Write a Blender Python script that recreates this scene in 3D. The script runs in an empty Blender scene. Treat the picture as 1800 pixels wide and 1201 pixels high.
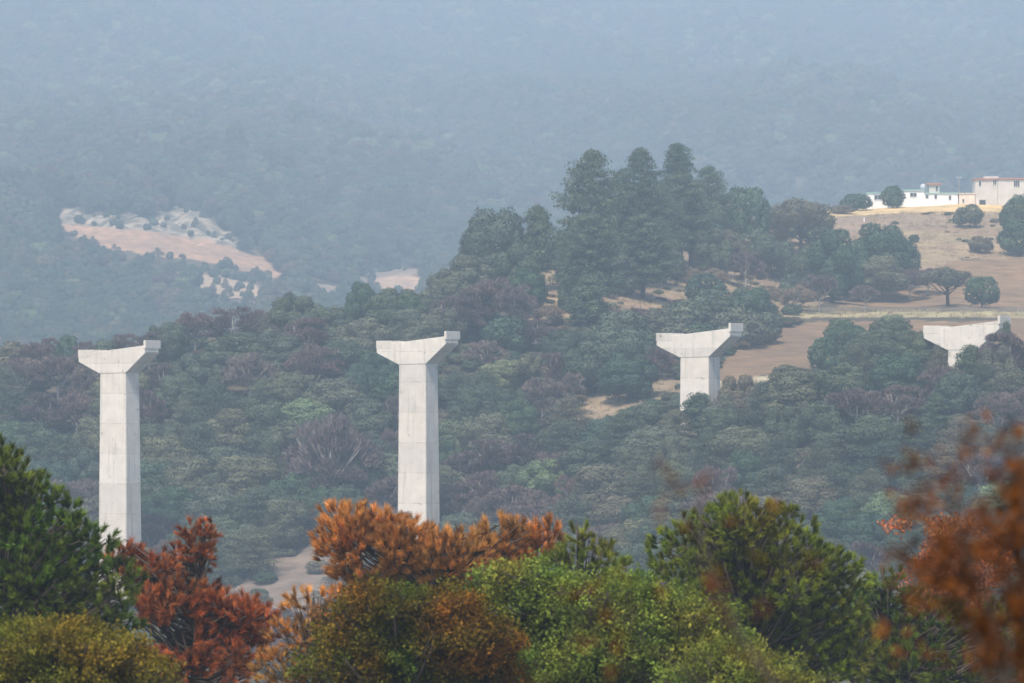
import bpy, math
import numpy as np
from mathutils import Vector, Matrix

# ------------------------------------------------------------------ camera, sky, sun, exposure
F = 8400.0          # focal length in photo pixels (photo 1800 wide)
HOR = 700.0         # photo row of the horizon
sc = bpy.context.scene
COL = sc.collection
cam_d = bpy.data.cameras.new("camera")
cam = bpy.data.objects.new("camera", cam_d)
COL.objects.link(cam)
cam.location = (0, 0, 0)
cam.rotation_euler = (math.radians(90), 0, 0)
cam_d.sensor_width = 36.0
cam_d.lens = 36.0 * F / 1800.0
cam_d.shift_y = (HOR - 600.5) / 1800.0
cam_d.clip_start = 0.5
cam_d.clip_end = 20000
cam_d.dof.use_dof = True
cam_d.dof.focus_distance = 240.0
cam_d.dof.aperture_fstop = 3.2
sc.camera = cam

SUN_EL, SUN_AZ = 56.0, 196.0      # azimuth clockwise from +Y
world = bpy.data.worlds.new("World")
sc.world = world
world.use_nodes = True
wn = world.node_tree
bg = wn.nodes["Background"]
sky = wn.nodes.new("ShaderNodeTexSky")
sky.sky_type = 'NISHITA'
sky.sun_disc = False
sky.sun_elevation = math.radians(SUN_EL)
sky.sun_rotation = math.radians(SUN_AZ)
sky.air_density = 1.0
sky.dust_density = 3.0
sky.altitude = 1500
wn.links.new(sky.outputs[0], bg.inputs[0])
bg.inputs[1].default_value = 0.125
sd = bpy.data.lights.new("sun", 'SUN')
sd.energy = 3.1
sd.angle = math.radians(14.0)
sd.color = (1.0, 0.91, 0.79)
sun = bpy.data.objects.new("sun", sd)
COL.objects.link(sun)
tos = Vector((math.sin(math.radians(SUN_AZ)) * math.cos(math.radians(SUN_EL)),
              math.cos(math.radians(SUN_AZ)) * math.cos(math.radians(SUN_EL)), math.sin(math.radians(SUN_EL))))
sun.rotation_euler = tos.to_track_quat('Z', 'Y').to_euler()
sc.view_settings.view_transform = 'Standard'
sc.view_settings.look = 'None'
sc.view_settings.gamma = 1.0
sc.view_settings.exposure = 1.0
cy = sc.cycles
cy.max_bounces = 5
cy.diffuse_bounces = 3
cy.transmission_bounces = 3
cy.glossy_bounces = 2
cy.volume_bounces = 1
cy.transparent_max_bounces = 4

HAZE_DENSITY = 0.00032
HAZE_COLOR = (0.64, 0.80, 0.94)

# ------------------------------------------------------------------ terrain function
def zr(Y, r):
    return (HOR - r) / F * Y
NEAR = [(-80, -1.0), (0, -1.8), (14, -3.6), (40, -8), (80, -13), (120, -18), (200, -30), (300, -41), (420, -46)]
COLS = {
 -600: [(500,1420),(600,1260),(660,1150),(690,1090),(715,1000),(740,900),(765,810),(790,730),(815,675),(850,668),(900,690),(1000,760),
        (1500,700),(1650,600),(1750,520),(1850,440),(1950,395),(2100,360),(2400,290),(2800,200),(3300,100),(3900,0),(4600,-90),(5000,-140)],
 0:    [(500,1420),(600,1260),(660,1150),(690,1090),(715,1000),(740,900),(765,810),(790,725),(815,665),(850,658),(900,690),(1000,760),
        (1500,700),(1650,600),(1750,520),(1850,440),(1950,395),(2100,360),(2400,290),(2800,200),(3300,100),(3900,0),(4600,-90),(5000,-140)],
 200:  [(500,1420),(600,1260),(660,1140),(690,1080),(715,990),(740,890),(765,800),(790,710),(815,655),(850,645),(900,690),(1000,760),
        (1500,700),(1650,600),(1750,525),(1850,450),(1905,412),(1950,392),(2100,350),(2400,285),(2800,200),(3300,100),(3900,0),(4600,-90),(5000,-140)],
 400:  [(500,1420),(600,1240),(660,1130),(690,1060),(715,960),(740,860),(765,765),(790,680),(815,615),(850,600),(900,650),(1000,750),
        (1500,690),(1650,600),(1750,540),(1850,488),(1905,440),(1950,415),(2100,360),(2400,290),(2800,205),(3300,105),(3900,5),(4600,-90),(5000,-140)],
 560:  [(500,1400),(600,1220),(660,1100),(690,1020),(715,940),(740,850),(765,755),(790,665),(815,595),(850,572),(900,610),(1000,740),
        (1500,680),(1650,590),(1750,545),(1850,510),(1950,480),(2100,430),(2400,340),(2800,240),(3300,130),(3900,20),(4600,-80),(5000,-130)],
 700:  [(500,1400),(600,1200),(660,1080),(690,1000),(715,930),(740,840),(765,740),(790,650),(815,585),(850,560),(900,580),(1000,740),
        (1500,680),(1650,590),(1750,545),(1850,518),(1950,500),(2100,455),(2400,365),(2800,255),(3300,140),(3900,25),(4600,-80),(5000,-130)],
 850:  [(500,1380),(600,1180),(660,1050),(690,960),(715,865),(740,785),(765,705),(790,625),(820,550),(860,495),(920,520),(1020,740),
        (1500,680),(1650,600),(1850,530),(2100,470),(2400,380),(2800,262),(3300,150),(3900,30),(4600,-75),(5000,-130)],
 1000: [(500,1350),(600,1130),(660,970),(690,880),(715,800),(740,735),(770,665),(800,600),(840,530),(880,470),(930,440),(1000,480),(1150,740),
        (1500,700),(1850,560),(2100,480),(2400,390),(2800,270),(3300,155),(3900,35),(4600,-75),(5000,-130)],
 1150: [(500,1300),(600,1060),(660,890),(690,810),(715,750),(745,690),(780,625),(820,570),(860,520),(905,465),(960,405),(1030,415),(1200,700),
        (1500,700),(1850,580),(2100,490),(2400,395),(2800,275),(3300,160),(3900,40),(4600,-70),(5000,-130)],
 1250: [(500,1290),(600,1030),(660,850),(690,780),(715,730),(760,668),(800,620),(850,570),(900,510),(950,455),(1020,400),(1090,402),(1300,700),
        (1500,700),(1850,590),(2100,495),(2400,400),(2800,280),(3300,160),(3900,40),(4600,-70),(5000,-130)],
 1450: [(500,1250),(600,970),(660,790),(690,725),(720,690),(770,655),(830,600),(880,557),(930,525),(980,465),(1030,410),(1080,368),(1200,382),(1400,700),
        (1500,720),(1850,600),(2100,500),(2400,400),(2800,280),(3300,160),(3900,40),(4600,-70),(5000,-130)],
 1650: [(500,1230),(600,930),(660,745),(690,680),(720,640),(770,605),(830,575),(880,548),(930,530),(980,455),(1030,400),(1085,360),(1200,368),(1400,700),
        (1500,720),(1850,600),(2100,500),(2400,400),(2800,280),(3300,160),(3900,40),(4600,-70),(5000,-130)],
 1800: [(500,1220),(600,910),(660,725),(690,660),(720,630),(770,600),(830,572),(880,546),(930,528),(980,455),(1030,400),(1085,360),(1200,368),(1400,700),
        (1500,720),(1850,600),(2100,500),(2400,400),(2800,280),(3300,160),(3900,40),(4600,-70),(5000,-130)],
 2400: [(500,1220),(600,910),(660,725),(690,660),(720,630),(770,600),(830,572),(880,546),(930,528),(980,455),(1030,400),(1085,362),(1200,368),(1400,700),
        (1500,720),(1850,600),(2100,500),(2400,400),(2800,280),(3300,160),(3900,40),(4600,-70),(5000,-130)],
}
YG = np.arange(-80, 5001, 5.0)
UG = np.arange(-600, 2401, 20.0)
_us = sorted(COLS)
_tab = []
for u in _us:
    ys = [a for a, _ in NEAR] + [a for a, _ in COLS[u]]
    zs = [b for _, b in NEAR] + [zr(a, b) for a, b in COLS[u]]
    _tab.append(np.interp(YG, ys, zs))
_tab = np.array(_tab)
ZG = np.empty((len(UG), len(YG)))
for j in range(len(YG)):
    ZG[:, j] = np.interp(UG, _us, _tab[:, j])
def _smooth(a, axis, n):
    for _ in range(n):
        p = np.take(a, [0], axis); q = np.take(a, [-1], axis)
        b = np.concatenate([p, a, q], axis)
        sl = lambda s: np.take(b, np.arange(s, s + a.shape[axis]), axis)
        a = 0.25 * sl(0) + 0.5 * sl(1) + 0.25 * sl(2)
    return a
ZG = _smooth(ZG, 0, 18)
far = YG[None, :] > 1300
z2 = _smooth(ZG, 1, 60)
ZG = _smooth(ZG, 1, 3)
w = np.clip((YG[None, :] - 1900) / 300, 0, 1)
ZG = ZG * (1 - w) + z2 * w

_rn = np.random.RandomState(5)
def _lat(n):
    return _rn.rand(n, n)
_L = [_lat(64) for _ in range(4)]
def vnoise(x, y, k=0):
    L = _L[k]; n = 64
    xi = np.floor(x).astype(int); yi = np.floor(y).astype(int)
    fx = x - xi; fy = y - yi
    fx = fx * fx * (3 - 2 * fx); fy = fy * fy * (3 - 2 * fy)
    a = L[xi % n, yi % n]; b = L[(xi + 1) % n, yi % n]; c = L[xi % n, (yi + 1) % n]; d = L[(xi + 1) % n, (yi + 1) % n]
    return (a * (1 - fx) + b * fx) * (1 - fy) + (c * (1 - fx) + d * fx) * fy - 0.5

def H(x, y):
    x = np.asarray(x, float); y = np.asarray(y, float)
    u = 900 + F * x / np.maximum(y, 60.0)
    fu = np.clip((u - UG[0]) / 20.0, 0, len(UG) - 1.001); fy = np.clip((y - YG[0]) / 5.0, 0, len(YG) - 1.001)
    i = fu.astype(int); j = fy.astype(int); a = fu - i; b = fy - j
    z = (ZG[i, j] * (1 - a) + ZG[i + 1, j] * a) * (1 - b) + (ZG[i, j + 1] * (1 - a) + ZG[i + 1, j + 1] * a) * b
    z = z + 1.2 * vnoise(x / 14 + 7, y / 14, 0) * np.clip((y - 30) / 100, 0, 1) + 0.5 * vnoise(x / 4, y / 4, 1) * np.clip((y - 30) / 100, 0, 1) * (y < 1500)
    rkz = np.clip((y - 1900) / 40, 0, 1) * np.clip((2120 - y) / 40, 0, 1)
    z = z + rkz * (7 * vnoise(x / 13, y / 40, 1) + 4 * vnoise(x / 5, y / 14, 2))
    g = np.clip((y - 2000) / 500, 0, 1)
    z = z + g * (38 * vnoise(x / 190 + y / 700 + 3, y / 620 + 3, 2) + 22 * vnoise(x / 70 + y / 260, y / 260, 3))
    return z
def row_of(x, y):
    return HOR - F * H(x, y) / y
def ground(u, r, y0=430.0, y1=4700.0):
    """the first place, seen from the camera, where column u shows ground at photo row r"""
    Y = np.arange(y0, y1, 1.0)
    x = (u - 900) / F * Y
    rr = HOR - F * H(x, Y) / Y
    k = np.argmax(rr <= r)
    if rr[k] > r:
        return None
    return float(x[k]), float(Y[k]), float(H(x[k], Y[k]))
def inpoly(px, py, poly):
    px = np.asarray(px, float); py = np.asarray(py, float)
    res = np.zeros(np.broadcast(px, py).shape, bool)
    n = len(poly)
    for i in range(n):
        x1, y1 = poly[i]; x2, y2 = poly[(i + 1) % n]
        if y1 == y2: continue
        c = ((y1 > py) != (y2 > py)) & (px < (x2 - x1) * (py - y1) / (y2 - y1) + x1)
        res ^= c
    return res

FIELD1 = [(1255, 672), (1258, 640), (1300, 614), (1370, 578), (1440, 564), (1850, 562), (1850, 650), (1450, 650)]
FIELD2 = [(1470, 540), (1500, 517), (1590, 507), (1620, 480), (1680, 458), (1850, 452), (1850, 541)]
DRY1 = [(935, 575), (935, 460), (1000, 440), (1180, 430), (1420, 366), (1850, 350), (1850, 456), (1680, 458), (1600, 500), (1480, 525), (1400, 552), (1300, 548), (1180, 545), (1100, 560)]
YELLOW = [(1425, 384), (1440, 366), (1500, 355), (1850, 350), (1850, 373), (1620, 372), (1500, 380)]
DRY2 = [(990, 742), (1010, 712), (1060, 692), (1120, 678), (1195, 650), (1195, 690), (1130, 715), (1060, 745)]
DRY3 = [(1250, 672), (1450, 655), (1300, 700), (1240, 700)]
BANK = [(395, 1085), (400, 1040), (470, 985), (560, 945), (640, 925), (660, 1010), (620, 1100)]
ROAD = [(88, 392), (130, 396), (240, 404), (330, 418), (400, 432), (470, 458), (500, 480), (500, 492), (440, 480), (380, 462), (330, 456), (290, 452), (240, 444), (200, 440), (160, 427), (120, 412), (92, 410)]
ROCK = [(82, 376), (105, 366), (130, 368), (175, 381), (220, 377), (275, 384), (290, 362), (330, 366), (370, 378), (395, 405), (440, 440), (400, 434), (330, 420), (240, 406), (95, 394)]
LOWCUT = [(262, 478), (330, 480), (345, 480), (400, 490), (465, 508), (458, 530), (425, 530), (390, 515), (350, 512), (340, 492), (270, 486)]
MIDCUT = [(640, 500), (665, 488), (700, 484), (748, 488), (752, 516), (700, 518), (660, 515)]
MIDROCK = [(480, 490), (560, 500), (620, 505), (640, 486), (700, 462), (740, 470), (745, 486), (690, 486), (640, 515), (560, 520)]
PINK = [(20, 262), (110, 268), (105, 292), (30, 290)]

# ------------------------------------------------------------------ helpers
def mesh_from(name, V, faces_flat, nper, mat, colors=None, smooth=False):
    me = bpy.data.meshes.new(name)
    V = np.ascontiguousarray(V, dtype=np.float32)
    fl = np.ascontiguousarray(faces_flat, dtype=np.int32).ravel()
    nf = len(fl) // nper
    me.vertices.add(len(V)); me.vertices.foreach_set('co', V.ravel())
    me.loops.add(len(fl)); me.loops.foreach_set('vertex_index', fl)
    me.polygons.add(nf)
    me.polygons.foreach_set('loop_start', np.arange(0, len(fl), nper, dtype=np.int32))
    me.polygons.foreach_set('loop_total', np.full(nf, nper, dtype=np.int32))
    me.update(calc_edges=True)
    if colors is not None:
        ca = me.color_attributes.new('tint', 'FLOAT_COLOR', 'POINT')
        c = np.ones((len(V), 4), np.float32); c[:, :3] = colors
        ca.data.foreach_set('color', c.ravel())
    if smooth:
        me.polygons.foreach_set('use_smooth', np.ones(nf, bool))
    if mat: me.materials.append(mat)
    me.validate()
    return me
def ob(name, data, parent=None, loc=(0, 0, 0)):
    o = bpy.data.objects.new(name, data)
    COL.objects.link(o)
    o.location = loc
    if parent is not None: o.parent = parent
    return o
def tag(o, label=None, cat=None, group=None, kind=None):
    if label: o['label'] = label
    if cat: o['category'] = cat
    if group: o['group'] = group
    if kind: o['kind'] = kind
    return o
class MB:
    """collects tubes and boxes of mixed size into one quad/tri mesh"""
    def __init__(s): s.v = []; s.f = []; s.n = 0
    def add(s, V, Fc):
        s.v.append(np.asarray(V, float)); s.f += [tuple(int(i) + s.n for i in f) for f in Fc]; s.n += len(V)
    def tube(s, pts, rad, sides=6):
        pts = np.asarray(pts, float); m = len(pts); R = []
        for i in range(m):
            d = pts[min(i + 1, m - 1)] - pts[max(i - 1, 0)]
            d /= (np.linalg.norm(d) + 1e-9)
            a = np.cross(d, (0.31, 0.95, 0.05)); a /= (np.linalg.norm(a) + 1e-9); b = np.cross(d, a)
            t = np.arange(sides) * 2 * math.pi / sides
            R.append(pts[i] + rad[i] * (np.cos(t)[:, None] * a + np.sin(t)[:, None] * b))
        V = np.concatenate(R)
        Fc = []
        for i in range(m - 1):
            for k in range(sides):
                k2 = (k + 1) % sides
                Fc.append((i * sides + k, i * sides + k2, (i + 1) * sides + k2, (i + 1) * sides + k))
        Fc.append(tuple(range(sides - 1, -1, -1))); Fc.append(tuple((m - 1) * sides + k for k in range(sides)))
        s.add(V, Fc)
    def box(s, x0, x1, y0, y1, z0, z1):
        V = [(x, y, z) for z in (z0, z1) for y in (y0, y1) for x in (x0, x1)]
        s.add(V, [(0, 2, 3, 1), (4, 5, 7, 6), (0, 1, 5, 4), (2, 6, 7, 3), (0, 4, 6, 2), (1, 3, 7, 5)])
    def prism(s, prof, y0, y1):
        """prof: (x, z) outline, anticlockwise seen from -Y"""
        n = len(prof)
        V = [(x, y0, z) for x, z in prof] + [(x, y1, z) for x, z in prof]
        Fc = [tuple(range(n)), tuple(range(2 * n - 1, n - 1, -1))]
        for i in range(n):
            j = (i + 1) % n
            Fc.append((i, i + n, j + n, j))
        s.add(V, Fc)
    def mesh(s, name, mat, smooth=False, bevel=0):
        me = bpy.data.meshes.new(name)
        me.from_pydata(np.concatenate(s.v).tolist(), [], s.f)
        if smooth: me.polygons.foreach_set('use_smooth', np.ones(len(me.polygons), bool))
        if mat: me.materials.append(mat)
        me.update()
        if bevel:
            import bmesh
            bm = bmesh.new(); bm.from_mesh(me)
            bmesh.ops.recalc_face_normals(bm, faces=bm.faces)
            bmesh.ops.bevel(bm, geom=list(bm.edges), offset=bevel, segments=1, affect='EDGES')
            bm.to_mesh(me); bm.free()
        return me

# ------------------------------------------------------------------ materials
def new_mat(name):
    m = bpy.data.materials.new(name); m.use_nodes = True
    nt = m.node_tree; nt.nodes.clear()
    out = nt.nodes.new('ShaderNodeOutputMaterial')
    return m, nt, out
def N(nt, t, **kw):
    n = nt.nodes.new(t)
    for k, v in kw.items():
        if k.startswith('i_'):
            n.inputs[int(k[2:]) if k[2:].isdigit() else k[2:].replace('_', ' ')].default_value = v
        else: setattr(n, k, v)
    return n
def mixc(nt, blend, fac, a, b):
    n = nt.nodes.new('ShaderNodeMix'); n.data_type = 'RGBA'; n.blend_type = blend
    for idx, v in ((0, fac), (6, a), (7, b)):
        if hasattr(v, 'is_linked'): nt.links.new(v, n.inputs[idx])
        else: n.inputs[idx].default_value = v if idx == 0 else (*v, 1.0)[:4]
    return n.outputs[2]
def ramp(nt, fac, stops):
    r = nt.nodes.new('ShaderNodeValToRGB')
    r.color_ramp.elements[0].position = stops[0][0]; r.color_ramp.elements[0].color = (*stops[0][1], 1)
    r.color_ramp.elements[1].position = stops[-1][0]; r.color_ramp.elements[1].color = (*stops[-1][1], 1)
    for p, c in stops[1:-1]:
        e = r.color_ramp.elements.new(p); e.color = (*c, 1)
    nt.links.new(fac, r.inputs[0])
    return r.outputs[0]
def foliage(name, cols, trans=0.16, rough=0.6, spec=0.25, tint=True, trans_col=None):
    """cols: colours picked per tree; the tint attribute lightens / darkens each leaf spray"""
    m, nt, out = new_mat(name)
    oi = N(nt, 'ShaderNodeObjectInfo')
    c = ramp(nt, oi.outputs['Random'], [(i / max(len(cols) - 1, 1), k) for i, k in enumerate(cols)])
    if tint:
        at = N(nt, 'ShaderNodeAttribute', attribute_name='tint')
        c = mixc(nt, 'MULTIPLY', 1.0, c, at.outputs['Color'])
    pr = N(nt, 'ShaderNodeBsdfPrincipled')
    pr.inputs['Roughness'].default_value = rough
    pr.inputs['Specular IOR Level'].default_value = spec
    nt.links.new(c, pr.inputs['Base Color'])
    tr = N(nt, 'ShaderNodeBsdfTranslucent')
    nt.links.new(c, tr.inputs['Color'])
    mx = N(nt, 'ShaderNodeMixShader'); mx.inputs[0].default_value = trans
    nt.links.new(pr.outputs[0], mx.inputs[1]); nt.links.new(tr.outputs[0], mx.inputs[2])
    nt.links.new(mx.outputs[0], out.inputs[0])
    return m
def flat(name, col, rough=0.8, noise=None):
    m, nt, out = new_mat(name)
    pr = N(nt, 'ShaderNodeBsdfPrincipled')
    pr.inputs['Roughness'].default_value = rough
    pr.inputs['Specular IOR Level'].default_value = 0.3
    tc = N(nt, 'ShaderNodeTexCoord')
    no = N(nt, 'ShaderNodeTexNoise'); no.inputs['Scale'].default_value = noise or 1.0; no.inputs['Detail'].default_value = 5
    nt.links.new(tc.outputs['Object'], no.inputs['Vector'])
    c = ramp(nt, no.outputs['Fac'], [(0.3, tuple(k * 0.85 for k in col)), (0.7, tuple(min(1, k * 1.1) for k in col))])
    nt.links.new(c, pr.inputs['Base Color'])
    nt.links.new(pr.outputs[0], out.inputs[0])
    return m

def ground_mat():
    m, nt, out = new_mat("ground_soil_and_grass")
    at = N(nt, 'ShaderNodeAttribute', attribute_name='tint')
    geo = N(nt, 'ShaderNodeNewGeometry')
    mp = N(nt, 'ShaderNodeMapping'); mp.inputs['Scale'].default_value = (0.25, 0.25, 0.9)
    nt.links.new(geo.outputs['Position'], mp.inputs[0])
    n1 = N(nt, 'ShaderNodeTexNoise'); n1.inputs['Scale'].default_value = 1.0; n1.inputs['Detail'].default_value = 8; n1.inputs['Roughness'].default_value = 0.65
    nt.links.new(mp.outputs[0], n1.inputs['Vector'])
    n2 = N(nt, 'ShaderNodeTexNoise'); n2.inputs['Scale'].default_value = 0.06; n2.inputs['Detail'].default_value = 5
    nt.links.new(geo.outputs['Position'], n2.inputs['Vector'])
    c = mixc(nt, 'MULTIPLY', 1.0, at.outputs['Color'], ramp(nt, n1.outputs['Fac'], [(0.25, (0.62, 0.6, 0.58)), (0.75, (1.35, 1.3, 1.22))]))
    c = mixc(nt, 'MULTIPLY', 1.0, c, ramp(nt, n2.outputs['Fac'], [(0.3, (0.78, 0.8, 0.82)), (0.7, (1.15, 1.1, 1.05))]))
    pr = N(nt, 'ShaderNodeBsdfPrincipled'); pr.inputs['Roughness'].default_value = 0.95; pr.inputs['Specular IOR Level'].default_value = 0.1
    nt.links.new(c, pr.inputs['Base Color'])
    bp = N(nt, 'ShaderNodeBump'); bp.inputs['Strength'].default_value = 0.6; bp.inputs['Distance'].default_value = 0.6
    nt.links.new(n1.outputs['Fac'], bp.inputs['Height']); nt.links.new(bp.outputs[0], pr.inputs['Normal'])
    nt.links.new(pr.outputs[0], out.inputs[0])
    return m

def concrete_mat():
    m, nt, out = new_mat("cast_concrete")
    tc = N(nt, 'ShaderNodeTexCoord')
    sep = N(nt, 'ShaderNodeSeparateXYZ'); nt.links.new(tc.outputs['Object'], sep.inputs[0])
    oi = N(nt, 'ShaderNodeObjectInfo')
    # per-lift tone: each 4.4 m pour has its own slight shade
    dv = N(nt, 'ShaderNodeMath', operation='DIVIDE'); dv.inputs[1].default_value = 4.4
    nt.links.new(sep.outputs['Z'], dv.inputs[0])
    fl = N(nt, 'ShaderNodeMath', operation='FLOOR'); nt.links.new(dv.outputs[0], fl.inputs[0])
    ad = N(nt, 'ShaderNodeMath', operation='ADD'); nt.links.new(fl.outputs[0], ad.inputs[0])
    m7 = N(nt, 'ShaderNodeMath', operation='MULTIPLY'); m7.inputs[1].default_value = 57.0
    nt.links.new(oi.outputs['Random'], m7.inputs[0]); nt.links.new(m7.outputs[0], ad.inputs[1])
    wn_ = N(nt, 'ShaderNodeTexWhiteNoise', noise_dimensions='1D'); nt.links.new(ad.outputs[0], wn_.inputs['W'])
    lift = ramp(nt, wn_.outputs['Value'], [(0, (0.90, 0.89, 0.87)), (0.5, (1.0, 0.97, 0.93)), (1, (1.06, 1.05, 1.03))])
    # joint line between lifts
    fr = N(nt, 'ShaderNodeMath', operation='FRACT'); nt.links.new(dv.outputs[0], fr.inputs[0])
    nj = N(nt, 'ShaderNodeTexNoise'); nj.inputs['Scale'].default_value = 0.9; nj.inputs['Detail'].default_value = 4
    nt.links.new(tc.outputs['Object'], nj.inputs['Vector'])
    joint = ramp(nt, fr.outputs[0], [(0.0, (0.60, 0.58, 0.55)), (0.012, (0.72, 0.70, 0.68)), (0.035, (1, 1, 1)), (1.0, (1, 1, 1))])
    jm = ramp(nt, nj.outputs['Fac'], [(0.42, (0.15, 0.15, 0.15)), (0.60, (1, 1, 1))])
    # vertical runs of damp and cement wash
    mp = N(nt, 'ShaderNodeMapping'); mp.inputs['Scale'].default_value = (1.6, 1.6, 0.09)
    nt.links.new(tc.outputs['Object'], mp.inputs[0])
    n1 = N(nt, 'ShaderNodeTexNoise'); n1.inputs['Scale'].default_value = 1.3; n1.inputs['Detail'].default_value = 6
    nt.links.new(mp.outputs[0], n1.inputs['Vector'])
    n2 = N(nt, 'ShaderNodeTexNoise'); n2.inputs['Scale'].default_value = 0.5; n2.inputs['Detail'].default_value = 8; n2.inputs['Roughness'].default_value = 0.6
    nt.links.new(tc.outputs['Object'], n2.inputs['Vector'])
    n3 = N(nt, 'ShaderNodeTexNoise'); n3.inputs['Scale'].default_value = 1.1; n3.inputs['Detail'].default_value = 3
    nt.links.new(tc.outputs['Object'], n3.inputs['Vector'])
    base = (0.655, 0.605, 0.54)
    c = mixc(nt, 'MULTIPLY', 1.0, base, lift)
    j2 = N(nt, 'ShaderNodeMix'); j2.data_type = 'RGBA'
    nt.links.new(jm, j2.inputs[0]); j2.inputs[6].default_value = (1, 1, 1, 1); nt.links.new(joint, j2.inputs[7])
    c = mixc(nt, 'MULTIPLY', 1.0, c, j2.outputs[2])
    c = mixc(nt, 'MULTIPLY', 1.0, c, ramp(nt, n1.outputs['Fac'], [(0.28, (0.72, 0.70, 0.67)), (0.43, (1, 1, 1)), (0.75, (1.05, 1.04, 1.02))]))
    c = mixc(nt, 'MULTIPLY', 1.0, c, ramp(nt, n2.outputs['Fac'], [(0.3, (0.84, 0.83, 0.80)), (0.7, (1.07, 1.05, 1.03))]))
    c = mixc(nt, 'MULTIPLY', 1.0, c, ramp(nt, n3.outputs['Fac'], [(0.27, (0.58, 0.56, 0.53)), (0.34, (1, 1, 1))]))
    pr = N(nt, 'ShaderNodeBsdfPrincipled'); pr.inputs['Roughness'].default_value = 0.85; pr.inputs['Specular IOR Level'].default_value = 0.25
    nt.links.new(c, pr.inputs['Base Color'])
    bp = N(nt, 'ShaderNodeBump'); bp.inputs['Strength'].default_value = 0.35; bp.inputs['Distance'].default_value = 0.05
    nt.links.new(n2.outputs['Fac'], bp.inputs['Height']); nt.links.new(bp.outputs[0], pr.inputs['Normal'])
    nt.links.new(pr.outputs[0], out.inputs[0])
    return m

M_GROUND = ground_mat()
M_CONC = concrete_mat()
M_BARK = flat("dark_bark", (0.055, 0.042, 0.032), 0.9, 3)
M_PALEBARK = flat("pale_bark", (0.34, 0.30, 0.26), 0.9, 2)
M_GREEN = foliage("grey_green_leaves", [(0.040, 0.062, 0.036), (0.085, 0.105, 0.050), (0.050, 0.075, 0.040), (0.125, 0.120, 0.058), (0.060, 0.088, 0.055), (0.130, 0.108, 0.062), (0.105, 0.120, 0.072), (0.045, 0.066, 0.036)])
M_DARK = foliage("dark_green_leaves", [(0.035, 0.070, 0.032), (0.050, 0.085, 0.035), (0.040, 0.075, 0.045)])
M_LIGHT = foliage("light_green_leaves", [(0.15, 0.19, 0.07), (0.12, 0.17, 0.08), (0.17, 0.18, 0.08)])
M_PURP = foliage("bare_twigs_purple_brown", [(0.120, 0.080, 0.068), (0.140, 0.092, 0.078), (0.105, 0.078, 0.072), (0.150, 0.112, 0.090)], trans=0.05)
M_TAN = foliage("dry_tan_leaves", [(0.24, 0.18, 0.11), (0.20, 0.14, 0.09)], trans=0.2)
M_PINEM = foliage("pine_needles_far", [(0.060, 0.090, 0.045), (0.075, 0.100, 0.045), (0.050, 0.080, 0.042)], trans=0.15)
M_DRYGRASS = foliage("dry_grass_blades", [(0.46, 0.36, 0.21), (0.40, 0.31, 0.19)], trans=0.3)

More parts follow.
